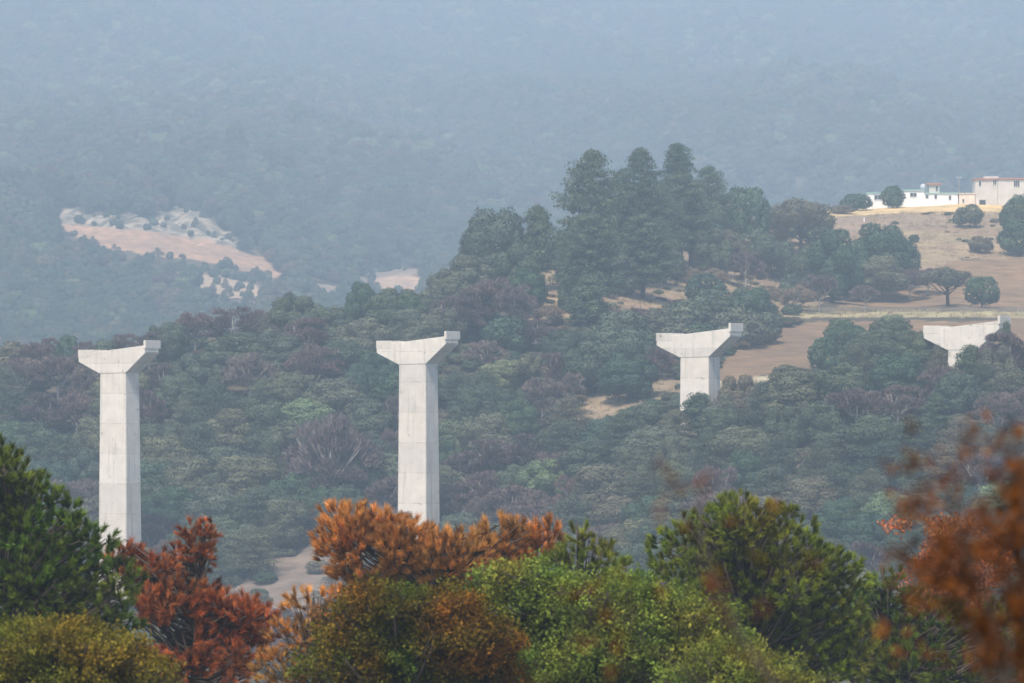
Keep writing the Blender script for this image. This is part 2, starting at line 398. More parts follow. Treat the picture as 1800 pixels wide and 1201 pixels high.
# ------------------------------------------------------------------ ground
def ground_sheet(name, Ys, coarse):
    du = coarse / F
    t = list(np.arange(-1020, 1021, coarse) / F)
    k = t[-1]; s = du
    ext = []
    while k < 0.62:
        s *= 1.35; k += s; ext.append(k)
    t = np.array([-e for e in ext[::-1]] + t + ext)
    T, YY = np.meshgrid(t, Ys)
    X = T * np.maximum(YY, 60) if Ys[0] > 50 else T * (YY + 0) * 0 + T * np.maximum(YY, 60)
    Z = H(X, YY)
    V = np.stack([X, YY, Z], -1).reshape(-1, 3)
    r, c = len(Ys), len(t)
    i = np.arange(r * c).reshape(r, c)
    Q = np.stack([i[:-1, :-1], i[:-1, 1:], i[1:, 1:], i[1:, :-1]], -1).reshape(-1, 4)
    U = (900 + F * X / np.maximum(YY, 60)).ravel(); R = (HOR - F * Z / np.maximum(YY, 60)).ravel(); Yf = YY.ravel()
    # the edges of the patches wander a little
    Uj = U + 26 * vnoise(X.ravel() / 5, Yf / 9, 2) + 14 * vnoise(X.ravel() / 1.7, Yf / 3, 1)
    Rj = R + 9 * vnoise(X.ravel() / 5 + 9, Yf / 9, 3) + 5 * vnoise(X.ravel() / 1.7, Yf / 3, 0)
    Cc = np.tile(np.array([0.085, 0.075, 0.052]), (len(U), 1))
    def put(mask, col, a=1.0):
        Cc[mask] = Cc[mask] * (1 - a) + np.array(col) * a
    hill = (Yf > 500) & (Yf < 1450)
    put(hill & inpoly(Uj, Rj, DRY1), (0.30, 0.23, 0.145))
    pn = vnoise(X.ravel() / 7 + 2, Yf / 12, 1)
    put(hill & inpoly(Uj, Rj, DRY1) & (pn > 0.08), (0.25, 0.18, 0.13), 0.8)
    put(hill & inpoly(Uj, Rj, [(1430, 402), (1470, 380), (1700, 378), (1850, 384), (1850, 400), (1700, 402), (1560, 408)]), (0.26, 0.20, 0.15), 0.75)
    put(hill & inpoly(U, R, YELLOW), (0.56, 0.42, 0.22))
    put(hill & inpoly(U, Rj, FIELD1), (0.205, 0.142, 0.088))
    put(hill & inpoly(U, R, FIELD2), (0.215, 0.148, 0.09))
    put(hill & (U > 1300) & (np.abs(R - 553) < 5), (0.34, 0.30, 0.17))
    put(hill & (U > 1420) & (np.abs(R - 544) < 4), (0.14, 0.12, 0.09))  # shadow of the terrace bank, painted into the ground colour as a dark strip
    put(hill & inpoly(Uj, Rj, DRY2), (0.26, 0.205, 0.14))
    put(hill & inpoly(Uj, Rj, DRY3), (0.38, 0.34, 0.24))
    put(hill & inpoly(Uj, Rj, BANK), (0.19, 0.155, 0.130))
    fh = (Yf > 1500) & (Yf < 2600)
    rk = vnoise(X.ravel() / 3.5, Yf / 5, 2)
    put(fh & inpoly(Uj, Rj, ROCK), (0.32, 0.27, 0.20))
    put(fh & inpoly(Uj, Rj, ROCK) & (rk > -0.05), (0.10, 0.095, 0.07), .85)
    put(fh & inpoly(Uj, Rj, ROCK) & (vnoise(X.ravel() / 1.6, Yf / 7, 3) > .2), (0.42, 0.36, 0.28), .7)
    put(fh & inpoly(U * .6 + Uj * .4, R * .6 + Rj * .4, ROAD), (0.40, 0.25, 0.155))
    put(fh & inpoly(Uj, Rj, ROAD) & (vnoise(X.ravel() / 2.2, Yf / 6, 1) > .12), (0.30, 0.20, 0.13), .7)
    put(fh & inpoly(Uj, Rj, LOWCUT), (0.40, 0.30, 0.21))
    put(fh & inpoly(Uj, Rj, MIDROCK), (0.22, 0.18, 0.14))
    put(fh & inpoly(U, R, MIDCUT), (0.42, 0.30, 0.21))
    me = mesh_from(name, V, Q, 4, M_GROUND, Cc, smooth=True)
    o = ob(name, me); tag(o, kind='structure')
    return o
Ya = np.concatenate([np.array([-60, -30, -10, 0, 6, 14, 22, 30, 40]), np.arange(50, 480, 8.0), np.arange(480, 640, 4.0), np.arange(640, 1100, 1.6), np.arange(1100, 1501, 8.0)])
ground_sheet('ground', Ya, 6.0)
Yb = np.concatenate([np.arange(Ya[-1], 1700, 12.0), np.arange(1700, 2150, 2.5), np.arange(2150, 4981, 22.0)])
ground_sheet('mountain', Yb, 8.0)

# ------------------------------------------------------------------ foliage generators (numpy)
def unit(v):
    return v / (np.linalg.norm(v, axis=-1, keepdims=True) + 1e-9)
def rdir(rng, n):
    return unit(rng.randn(n, 3))
def quads(rng, P, Nn, size, asp=0.6):
    n = len(P)
    t = unit(np.cross(Nn, rdir(rng, n))); b = np.cross(Nn, t)
    s = size[:, None]
    V = np.stack([P - t * s, P - b * s * asp, P + t * s, P + b * s * asp], 1).reshape(-1, 3)
    return V, np.arange(n * 4)
def lobed(rng, D, k=7, amp=0.22):
    """an uneven radius over directions D"""
    L = rdir(rng, k); L[:, 2] = np.abs(L[:, 2])
    g = np.exp(6 * (D @ L.T - 1))
    return 1 - amp + 1.6 * amp * g.max(1) + 0.04 * rng.randn(len(D))
def round_crown(seed, Wd=8.0, Hh=9.0, nc=17, nl=1750, zc=0.52, vz=0.50, leaf=0.148, cr=(1.25, 2.2), low=-0.6, amp=0.2):
    """a few big rounded lobes, each a shell of small leaf sprays, with ragged fringes"""
    rng = np.random.RandomState(seed)
    D = []
    for _ in range(4000):                      # lobes spread evenly over the dome
        d = rdir(rng, 1)[0]
        if d[2] > low and all(np.dot(d, e) < 0.80 for e in D): D.append(d)
        if len(D) >= nc: break
    D = np.array(D); nn_ = len(D)
    rad = 1 - amp + amp * 2 * rng.rand(nn_)
    R_ = rng.uniform(cr[0], cr[1], nn_)
    C = D * np.array([Wd / 2, Wd / 2, Hh * vz]) * (rad * 0.66)[:, None] + np.array([0, 0, Hh * zc])
    C = np.concatenate([C, [[0, 0, Hh * zc]]]); R_ = np.append(R_, min(Wd / 2, Hh * vz) * 0.66); D = np.concatenate([D, [[0, 0, 1]]])
    Vs = []; Ts = []
    for i, c in enumerate(C):
        r = R_[i]; n = int(nl * (r / 1.8) ** 2)
        d = rdir(rng, n)
        bump = 1 + 0.10 * np.sin(d[:, 0] * 5 + i) * np.sin(d[:, 1] * 6 + 2 * i) + 0.08 * np.sin(d[:, 2] * 11 + i)
        rr = r * bump * (1 - 0.22 * rng.rand(n) ** 2 + 0.10 * rng.rand(n) ** 4)
        P = c + d * rr[:, None] * np.array([1, 1, 0.9])
        oth = np.array([k for k in range(len(C)) if k != i])
        ins = (np.linalg.norm(P[:, None] - C[oth][None], axis=2) < R_[oth][None] * 0.86).any(1)
        P = P[~ins]; d = d[~ins]; n = len(P)
        if n < 3: continue
        Nn = unit(d * 1.0 + 0.42 * rdir(rng, n))
        V, _ = quads(rng, P, Nn, leaf * rng.uniform(0.6, 1.5, n))
        tt = rng.uniform(0.85, 1.18) * rng.uniform(0.82, 1.18, n)
        Vs.append(V); Ts.append(np.repeat(tt, 4))
    V = np.concatenate(Vs); T = np.concatenate(Ts)
    V[:, 2] *= Hh / V[:, 2].max()
    return V, T
def tree_trunk(seed, Wd, Hh, mat, name='trunk', split=0.3, nl=7, r0=0.28, zc=0.56):
    rng = np.random.RandomState(seed + 99)
    b = MB()
    top = np.array([rng.uniform(-.3, .3), rng.uniform(-.3, .3), Hh * (split + 0.12)])
    b.tube([(0, 0, -1.0), (0, 0, 0.3), top * 0.5, top], [r0 * 1.35, r0 * 1.1, r0 * 0.95, r0 * 0.8], 7)
    for i in range(nl):
        a = i * 2 * math.pi / nl + rng.uniform(-.3, .3)
        e = np.array([math.cos(a) * Wd * rng.uniform(.22, .40), math.sin(a) * Wd * rng.uniform(.22, .40), Hh * rng.uniform(.62, .88)])
        s = top * rng.uniform(0.6, 1.0)
        m = s * 0.5 + e * 0.5 + np.array([0, 0, -0.05 * Hh]) + rng.uniform(-.3, .3, 3)
        b.tube([s, m, e], [r0 * .55, r0 * .38, r0 * .12], 5)
        for _ in range(2):
            e2 = m + (e - m) * 0.4 + rng.uniform(-1, 1, 3) * np.array([Wd * .16, Wd * .16, Hh * .1]) + np.array([0, 0, Hh * .1])
            b.tube([m, e2], [r0 * .26, r0 * .08], 4)
    return b.mesh(name, mat, True)
def bare_crown(seed, Wd=8.0, Hh=9.0, n=13000, zc=0.52, vz=0.48):
    rng = np.random.RandomState(seed)
    k = 46
    D = rdir(rng, k * 3); D = D[D[:, 2] > -0.4][:k]
    rad = lobed(rng, D, amp=0.16) * np.where(rng.rand(len(D)) < 0.3, 0.62, 0.93)
    C = D * rad[:, None] * np.array([Wd / 2, Wd / 2, Hh * vz]) * 0.85 + np.array([0, 0, Hh * zc])
    idx = rng.randint(0, len(C), n)
    d = rdir(rng, n); d[:, 2] = np.abs(d[:, 2]) * 0.8 - 0.1
    P = C[idx] + d * rng.uniform(0.15, 1.15, n)[:, None]
    up = unit(unit(P - np.array([0, 0, Hh * 0.30])) * 1.0 + 0.8 * rdir(rng, n) + np.array([0, 0, 0.35]))
    L = rng.uniform(0.22, 0.5, n)[:, None]; w = rng.uniform(0.035, 0.075, n)[:, None]
    s = unit(np.cross(up, rdir(rng, n)))
    V = np.stack([P - s * w, P + s * w, P + up * L + s * w * .4, P + up * L - s * w * .4], 1).reshape(-1, 3)
    T = np.repeat(rng.uniform(0.7, 1.25, len(C))[idx] * rng.uniform(0.8, 1.2, n), 4)
    top = V[:, 2].max(); V[:, 2] *= Hh / top
    return V, T
def pine_crown(seed, Wd=8.0, Hh=20.0, lay=13, broad=0.5, start=0.22, leaf=0.22):
    rng = np.random.RandomState(seed)
    Vs = []; Ts = []; br = []
    for i in range(lay):
        f = i / (lay - 1)
        z = Hh * (start + (0.95 - start) * f)
        R = Wd / 2 * ((1 - f ** 1.6) ** broad * 0.90 + 0.10) * (0.66 + 0.34 * min(1, f * 4 + 0.2)) * rng.uniform(.82, 1.1)
        nb = max(4, int(9 - 3 * f)); a0 = rng.rand() * 6
        for b_ in range(nb):
            a = a0 + b_ * 2 * math.pi / nb + rng.uniform(-.3, .3)
            r = R * rng.uniform(0.55, 1.12)
            rise = rng.uniform(-0.02, 0.12) * r + 0.2
            e = np.array([math.cos(a) * r, math.sin(a) * r, z + rise + rng.uniform(-.4, .4)])
            br.append((np.array([0, 0, z - 0.4]), e))
            m = max(2, int(r / 1.1))
            for q in range(m):
                t = 1 - 0.75 * q / m
                c = np.array([0, 0, z]) * (1 - t) + e * t + rng.uniform(-.3, .3, 3)
                n = int(92 * rng.uniform(.7, 1.3)); cr = rng.uniform(0.8, 1.4) * (0.8 + Wd / 30)
                d = rdir(rng, n); d[:, 2] = np.where(d[:, 2] < -0.2, -d[:, 2], d[:, 2])
                P = c + d * (cr * (0.6 + 0.45 * rng.rand(n)))[:, None] * np.array([1.1, 1.1, 0.82])
                Nn = unit(d * np.array([1, 1, 1.4]) + 0.6 * rdir(rng, n))
                V, _ = quads(rng, P, Nn, leaf * rng.uniform(.6, 1.35, n), 0.42)
                Vs.append(V); Ts.append(np.repeat(rng.uniform(.75, 1.25) * rng.uniform(.8, 1.2, n), 4))
    # leader
    c = np.array([0, 0, Hh * 0.965]); n = 80
    d = rdir(rng, n); P = c + d * (0.7 * rng.rand(n) ** .5)[:, None] * np.array([1, 1, 1.5])
    V, _ = quads(rng, P, unit(d + .5 * rdir(rng, n)), leaf * rng.uniform(.6, 1.2, n), 0.42)
    Vs.append(V); Ts.append(np.repeat(rng.uniform(.8, 1.2, n), 4))
    V = np.concatenate(Vs); T = np.concatenate(Ts)
    V[:, 2] *= Hh / V[:, 2].max()
    return V, T, br
def pine_trunk(seed, Wd, Hh, br, mat, r0=0.4):
    b = MB()
    b.tube([(0, 0, -1.2), (0, 0, 0.5), (0.1, 0, Hh * .5), (0, 0, Hh * .97)], [r0 * 1.4, r0 * 1.1, r0 * .7, r0 * .1], 8)
    for s, e in br:
        b.tube([s, (s + e) / 2 + np.array([0, 0, -.1]), e], [r0 * .22, r0 * .14, r0 * .05], 4)
    return b.mesh('trunk', mat, True)
def crown_mesh(VT, mat):
    V, T = VT[0], VT[1]
    return mesh_from('crown', V, np.arange(len(V)), 4, mat, np.repeat(T[:, None], 3, 1))

# kinds: list of (crown mesh, trunk mesh, width, height)
PROTO = {}
def reg(kind, cr, tr, Wd, Hh): PROTO.setdefault(kind, []).append((cr, tr, Wd, Hh))
_oak = []
for sd_, Wd, Hh, kw in ((1, 8, 9, {}), (2, 8, 8, dict(amp=.24)), (3, 8, 10, dict(amp=.14)), (4, 9, 8, dict(amp=.27, nc=20)), (6, 8, 9.5, dict(amp=.26))):
    _oak.append((round_crown(sd_, Wd, Hh, **kw), tree_trunk(sd_, Wd, Hh, M_BARK), Wd, Hh))
for (vt, tr, Wd, Hh) in _oak:
    reg('G', crown_mesh(vt, M_GREEN), tr, Wd, Hh)
for (vt, tr, Wd, Hh) in (_oak[1], _oak[3], _oak[0]):
    reg('D', crown_mesh(vt, M_DARK), tr, Wd, Hh)
for (vt, tr, Wd, Hh) in _oak[1:4]:
    reg('L', crown_mesh(vt, M_LIGHT), tr, Wd, Hh)
# airy trees with the trunk in view
for sd_ in (11, 12):
    reg('A', crown_mesh(round_crown(sd_, 9, 8.5, nc=16, nl=1300, zc=.64, vz=.34, leaf=.14, cr=(.8, 1.5), low=-.3, amp=.34), M_GREEN), tree_trunk(sd_, 9, 8.5, M_BARK, nl=9), 9, 8.5)
for sd_, Wd, Hh in ((21, 8, 9), (22, 9, 8.5), (23, 8, 9.5)):
    reg('P', crown_mesh(bare_crown(sd_, Wd, Hh), M_PURP), tree_trunk(sd_, Wd, Hh, M_PALEBARK, nl=9, r0=.2), Wd, Hh)
reg('T', crown_mesh(bare_crown(25, 8, 7, n=7000), M_TAN), tree_trunk(25, 8, 7, M_PALEBARK, r0=.15), 8, 7)
for sd_, Wd, Hh, kw in ((31, 11, 26, dict(lay=17, broad=.55)), (32, 9, 24, dict(lay=16, broad=.5)), (33, 11, 18, dict(lay=12, broad=.42))):
    V, T, br = pine_crown(sd_, Wd, Hh, **kw)
    reg('N', crown_mesh((V, T), M_PINEM), pine_trunk(sd_, Wd, Hh, br, M_BARK), Wd, Hh)
for sd_, Wd, Hh, kw in ((35, 5.5, 8, dict(lay=8, broad=.6, start=.3, leaf=.22)), (36, 5, 9, dict(lay=9, broad=.6, start=.25, leaf=.22))):
    V, T, br = pine_crown(sd_, Wd, Hh, **kw)
    reg('n', crown_mesh((V, T), M_PINEM), pine_trunk(sd_, Wd, Hh, br, M_BARK, .18), Wd, Hh)
for sd_, Wd, Hh, kw in ((51, 8, 9.5, dict(lay=7, broad=.36, start=.30, leaf=.15)), (52, 8.5, 9, dict(lay=6, broad=.32, start=.36, leaf=.15)), (53, 7.5, 10, dict(lay=8, broad=.42, start=.25, leaf=.15))):
    V, T, br = pine_crown(sd_, Wd, Hh, **kw)
    reg('R', crown_mesh((V, T), M_GREEN), pine_trunk(sd_, Wd, Hh, br, M_BARK, .2), Wd, Hh)
# low shrubs, foliage down to the ground
for sd_, m_ in ((41, M_GREEN), (42, M_DARK), (43, M_GREEN)):
    reg('S', crown_mesh(round_crown(sd_, 4, 3.4, nc=14, nl=1900, zc=.48, vz=.46, leaf=.13, cr=(.6, 1.1), low=-.7), m_), tree_trunk(sd_, 4, 3.4, M_BARK, 'stem', split=.1, nl=5, r0=.08), 4, 3.4)
reg('s', crown_mesh(bare_crown(45, 4, 3.2, n=4000), M_PURP), tree_trunk(45, 4, 3.2, M_PALEBARK, 'stem', split=.1, nl=6, r0=.07), 4, 3.2)
reg('s', crown_mesh(bare_crown(46, 4, 2.8, n=3500), M_TAN), tree_trunk(46, 4, 2.8, M_PALEBARK, 'stem', split=.1, nl=6, r0=.07), 4, 2.8)

# ------------------------------------------------------------------ the hillside trees, one by one: kind, column, top row, width, height (photo pixels)
TREES = """
G 18 598 66 66;P 60 600 56 66;P 90 592 44 66;G 118 586 40 74;P 150 598 50 66;G 188 594 44 64;P 226 585 64 70;P 262 582 44 70;n 270 570 20 44;G 302 564 62 76
P 342 546 74 84;P 418 536 118 92;G 462 556 60 70;P 40 626 80 82;P 102 622 92 84;P 152 640 60 84;G 8 640 60 80;G 345 616 84 92;G 420 582 130 84;G 492 584 92 84
G 522 518 96 92;n 508 512 30 60;G 575 536 84 92;P 540 556 90 90;G 604 594 92 88;P 556 602 96 96;P 438 616 92 96;G 640 556 92 90;D 638 493 56 80;G 692 503 92 92;G 718 540 74 80
D 664 616 74 96;G 26 684 74 86;P 78 688 84 90;P 134 688 74 90;G 162 726 66 90;D 20 738 80 90;P 284 636 84 92;P 264 684 56 86;G 306 652 74 92;G 377 670 104 104
G 520 650 94 100;G 590 662 112 104;G 652 698 84 96;D 632 636 60 96;P 700 694 64 96;G 280 742 74 94;G 66 738 94 96;G 112 760 84 100;G 146 788 74 96;D 88 806 84 100
G 292 762 84 100;G 352 738 92 100;G 402 716 94 100;G 470 706 92 104;P 582 720 150 200;G 664 768 74 104;P 690 750 50 90;G 332 800 84 100;G 398 780 86 104;G 472 768 56 110
G 440 796 104 110;D 302 852 92 100;G 382 850 104 110;G 452 852 104 110;D 522 826 84 110;G 500 872 74 100;D 642 806 84 100;P 682 836 74 90;G 268 848 62 96;G 392 906 94 100
D 332 916 94 104;G 442 922 90 100;P 532 880 84 70;P 300 946 80 90;s 524 918 30 40;D 560 850 60 90;G 610 850 70 100;G 20 800 90 100;D 45 850 90 100;G 590 1000 70 80;D 640 985 60 80
G 870 362 112 136;n 946 358 62 104;G 905 424 96 112;G 824 446 92 96;G 792 470 72 84;D 928 468 64 80;N 1040 260 124 250;N 1126 258 96 244;N 1190 250 88 222;N 1246 290 84 150;N 1038 372 120 180
N 1130 374 116 152;N 1196 300 110 176;A 1214 376 104 92;N 1090 300 96 200;N 1160 320 90 170;G 1284 342 62 62;G 1312 324 74 68;A 1408 346 116 104;G 1434 372 60 60;G 1380 362 60 70;A 1276 402 94 86;A 1352 414 76 80;D 1462 398 92 134;D 1552 388 104 122;G 1548 446 84 82
D 1500 430 56 100;A 1666 468 92 70;D 1726 484 54 56;G 1704 358 44 42;D 1786 340 54 76;D 1792 384 64 66;G 1722 414 38 32;S 1606 412 18 15;S 1506 340 52 24;S 1410 478 30 28;S 1480 360 40 16;S 1590 446 26 24
G 832 500 84 84;P 862 486 104 104;P 802 518 92 92;P 904 496 74 104;n 1036 482 66 104;D 1004 486 40 66;G 772 538 84 84;G 742 558 70 80;D 716 518 60 76;D 890 556 76 66;P 940 560 70 60
G 990 578 72 88;G 1076 568 112 118;G 1048 598 84 92;D 1104 618 92 90;P 1136 622 62 78;P 980 618 64 78;A 932 618 66 80;P 852 596 74 70;L 884 630 84 70;G 850 648 64 80;G 830 670 92 108
G 902 680 74 96;P 952 660 74 94;G 802 646 60 74;D 912 700 70 84;P 1008 652 44 66;G 1090 544 74 66;D 1240 478 64 62;G 1252 508 96 72;D 1322 502 84 80;G 1202 528 94 70;G 1292 538 84 72
G 1152 540 56 56;G 1190 566 80 62;G 1340 548 64 56;G 1120 580 60 66;D 1230 568 60 60;T 1080 535 50 40;T 960 535 60 44;P 1160 610 60 60;s 1140 470 40 34;T 1320 470 50 36;T 1220 470 46 34
G 992 734 104 96;D 1062 728 84 96;G 1102 718 92 96;G 1152 704 74 90;n 1228 688 66 94;L 952 804 94 90;G 904 814 74 86;G 1062 812 124 116;G 1002 868 114 110;G 1092 868 94 100;P 902 850 104 100
P 852 826 84 90;P 820 790 80 80;P 870 770 90 80;P 930 760 90 80;P 800 850 70 80;G 1012 938 94 96;P 1062 918 84 90;G 800 730 84 104;G 770 716 60 100;P 980 790 80 80;P 1010 830 70 90;D 790 770 60 84
G 1302 656 72 90;G 1272 690 74 90;G 1402 642 112 104;G 1342 668 84 94;G 1482 636 92 96;D 1482 558 64 84;G 1562 558 84 92;L 1566 552 48 40;G 1612 578 74 90;G 1502 606 84 92;D 1582 618 92 96;n 1706 604 56 96
P 1776 582 104 110;P 1654 640 74 84;D 1640 590 50 70;G 1530 580 70 84;n 1770 562 26 120;G 1420 432 60 90;G 1394 480 50 60;P 1440 480 60 70;P 1600 470 60 60;G 1590 430 50 60;P 1520 500 50 50;T 1400 500 60 50;T 1500 470 60 50;P 1630 470 60 50;G 1330 400 60 70;G 1370 420 56 70;P 1310 440 66 70;G 1250 400 70 90;G 1240 350 70 90;G 1346 372 60 66;T 1350 500 60 50;T 1250 470 60 40;G 1170 430 60 70;G 1080 430 70 90;D 1000 400 60 90;P 1120 540 60 50;G 760 500 60 70;P 500 1066 84 96;P 566 1054 80 100;G 446 1056 60 90;P 540 1096 90 100;P 478 1110 80 96;G 620 1060 90 100;P 590 1120 90 100;P 430 1100 70 90;G 1648 604 46 96;G 1752 604 66 100;G 1728 636 60 84;G 1690 650 70 90;G 1188 716 60 80;G 1272 712 56 80;G 1240 760 80 96;G 1190 765 76 96;P 1740 600 50 80;G 1450 590 50 70;G 1780 640 84 96
"""
trees = []
hero = {}
for ln in TREES.replace('\n', ';').split(';'):
    if ln.strip():
        k, a, b, c, d = ln.split(); trees.append([k, float(a), float(b), float(c), float(d)])
for i_, t in enumerate(trees):
    if t[0] == 'G' and t[1] > 960 and t[2] > 600 and i_ % 2 == 0: t[0] = 'R'
    if t[0] == 'G' and t[1] < 960 and t[2] > 600 and i_ % 4 == 0: t[0] = 'R'
# the close-packed wood lower down, tree after tree
rng = np.random.RandomState(77)
WOOD = [[(760, 700), (1200, 690), (1300, 640), (1440, 630), (1460, 560), (1660, 570), (1690, 640), (1830, 600), (1830, 1010), (1500, 1010), (1400, 900), (1250, 860), (1120, 980), (960, 960), (760, 880)],
        [(0, 610), (720, 600), (700, 900), (600, 900), (470, 960), (250, 960), (0, 900)]]
N_TREES = 345
tries = 0
while len(trees) < N_TREES and tries < 60000:
    tries += 1
    a = rng.uniform(0, 1830); b = rng.uniform(560, 1000)
    if not any(inpoly(a, b, w_) for w_ in WOOD): continue
    if inpoly(a, b, DRY2) or inpoly(a, b - 5, FIELD1) or any(inpoly(a, b + q_, BANK) or inpoly(a, b + q_, DRY2) for q_ in (25, 55, 90)) or (1190 < a < 1275 and b < 800): continue
    md = 60 * (1 - 0.25 * tries / 60000)
    if min(math.hypot(a - t[1], (b - t[2]) * 1.25) for t in trees) < md: continue
    pr_ = rng.rand()
    brown = (770 < a < 1020 and 730 < b < 920) or (a < 210 and 600 < b < 740) or (540 < a < 700 and b > 700) or (1470 < a < 1570 and 630 < b < 730) or (a > 1700 and b < 740) or (1240 < a < 1420 and 830 < b < 900)
    if brown: k = 'P' if pr_ < .68 else 'G' if pr_ < .85 else 'R'
    elif a > 1040: k = 'R' if pr_ < .42 else 'G' if pr_ < .66 else 'D' if pr_ < .78 else 'A' if pr_ < .84 else 'P' if pr_ < .93 else 'n' if pr_ < .97 else 'L'
    else: k = 'G' if pr_ < .36 else 'R' if pr_ < .56 else 'D' if pr_ < .72 else 'A' if pr_ < .78 else 'P' if pr_ < .90 else 'n' if pr_ < .95 else 'L'
    w_ = rng.uniform(60, 122) if k != 'n' else rng.uniform(44, 60)
    trees.append([k, a, b, w_, rng.uniform(84, 104)])

LOOK = {'G': ('grey-green leafy tree', 'leafy_tree', 'tree', 'leafy trees on the hillside'),
        'D': ('dark green dense tree', 'leafy_tree', 'tree', 'leafy trees on the hillside'),
        'L': ('light green leafy tree', 'leafy_tree', 'tree', 'leafy trees on the hillside'),
        'A': ('open-crowned tree', 'leafy_tree', 'tree', 'leafy trees on the hillside'),
        'P': ('bare purple-brown tree', 'bare_tree', 'tree', 'bare trees on the hillside'),
        'T': ('dry tan bushy tree', 'bare_tree', 'tree', 'bare trees on the hillside'),
        'N': ('tall hazy pine', 'pine_tree', 'pine', 'tall pines on the ridge'),
        'R': ('round-headed grey-green pine', 'pine_tree', 'pine', 'round-headed pines on the hillside'),
        'n': ('small dark pine', 'pine_tree', 'pine', 'small pines on the hillside'),
        'S': ('low green shrub', 'shrub', 'shrub', 'shrubs on the hillside'),
        's': ('low bare shrub', 'shrub', 'shrub', 'shrubs on the hillside')}
ORD = ['first', 'second', 'third', 'fourth', 'fifth', 'sixth', 'seventh', 'eighth', 'ninth', 'tenth', 'eleventh', 'twelfth', 'thirteenth', 'fourteenth', 'fifteenth', 'sixteenth', 'seventeenth', 'eighteenth', 'nineteenth', 'twentieth']
def zone(u):
    for lim, s in ((210, 'left of the leftmost pier'), (460, 'right of the leftmost pier'), (735, 'left of the second pier'), (970, 'right of the second pier'),
                   (1232, 'left of the third pier'), (1450, 'right of the third pier'), (1695, 'left of the fourth pier')):
        if u < lim: return s
    return 'right of the fourth pier'
def band(r):
    for lim, s in ((345, 'highest tops'), (420, 'ridge top row'), (480, 'upper slope'), (530, 'above pier heads'), (580, 'just above pier heads'), (630, 'level with pier heads'), (680, 'below pier heads'),
                   (730, 'upper middle row'), (780, 'middle row'), (830, 'lower middle row'), (880, 'low row'), (930, 'lower row')):
        if r < lim: return s
    return 'lowest row'
buckets = {}
for t in trees:
    buckets.setdefault((t[0], zone(t[1]), band(t[2])), []).append(t)
labels = {}
for (k, z_, b_), ts in buckets.items():
    ts.sort(key=lambda t: t[1])
    for i, t in enumerate(ts):
        lk = LOOK[k][0]
        if len(ts) == 1: s = f"{lk} {z_}, in the {b_}"
        else: s = f"{lk} {z_}, {b_}, {ORD[i]} from left"
        labels[id(t)] = s
LB = {('P', 582): 'broad bare tree with pale forked trunks, largest left of the second pier',
      ('n', 1228): 'small dark pine standing against the foot of the third pier',
      ('n', 1706): 'small dark pine standing against the shaft of the fourth pier',
      ('D', 1568): 'round dark green tree between the two white hilltop houses',
      ('G', 870): 'wide round grey-green tree on the ridge left of the pointed pine',
      ('n', 946): 'pointed small pine alone on the ridge left of the tall pines',
      ('A', 1666): 'open-crowned tree with forked trunk at the edge of the upper brown field',
      ('D', 1726): 'round dark green tree right of the fork-trunked tree in the upper brown field',
      ('L', 884): 'light green tree beside the right side of the second pier head',
      ('L', 1566): 'small bright green treetop left of the fourth pier head',
      ('G', 1704): 'grey-green round tree below the peach house on the dry slope',
      ('S', 1606): 'tiny round green shrub alone on the dry grass slope',
      ('n', 270): 'thin dark treetop just right of the leftmost pier head'}
trees.append(['D', 1568.0, 325.0, 33.0, 38.0]); labels[id(trees[-1])] = ''
seen_mesh = {}
rng = np.random.RandomState(9)
PLACED = []
for t in trees:
    k, u, top, w_, h_ = t
    g = ground(u, top + h_)
    if u == 1568.0 and top == 325.0:
        g = (1568 - 900) / F * 1083, 1083.0, float(H((1568 - 900) / F * 1083, 1083.0))
    if g is None or g[1] > 1250:
        Y = 1078.0 if u > 1420 else 850.0 + (u > 1000) * 120
        x = (u - 900) / F * Y; g = (x, Y, float(H(x, Y)))
    x, Y, z = g
    hgt = zr(Y, top) - z
    hgt = max(hgt, h_ * Y / F * 0.8)
    if k in 'GDLPR' and h_ > 70: z -= .10 * hgt; hgt *= 1.10
    wid = w_ * Y / F * (1.14 if k in 'GDLPR' else 1.08)
    pl = PROTO[k] if not (k in 'GD' and h_ < 76) else PROTO['S'][:3] if k == 'G' else PROTO['S'][1:2]; cr, tr, pw, ph = pl[rng.randint(len(pl))]
    if k == 'N': cr, tr, pw, ph = min(pl, key=lambda p: abs(p[3] / p[2] - hgt / wid) + rng.rand() * .3)
    lk, nm, cat, grp = LOOK[k]
    root = bpy.data.objects.new(nm, None); COL.objects.link(root)
    root.location = (x, Y, z); root.rotation_euler = (0, 0, rng.uniform(0, 6.28))
    root.empty_display_size = 0.5
    root.scale = (wid / pw, wid / pw * rng.uniform(.9, 1.1), hgt / ph)
    lab = LB.get((k, int(u)), labels[id(t)])
    tag(root, lab, cat, grp)
    ob('crown', cr, root); ob('stem' if k in 'Ss' else 'trunk', tr, root)
    PLACED.append((x, Y, wid))

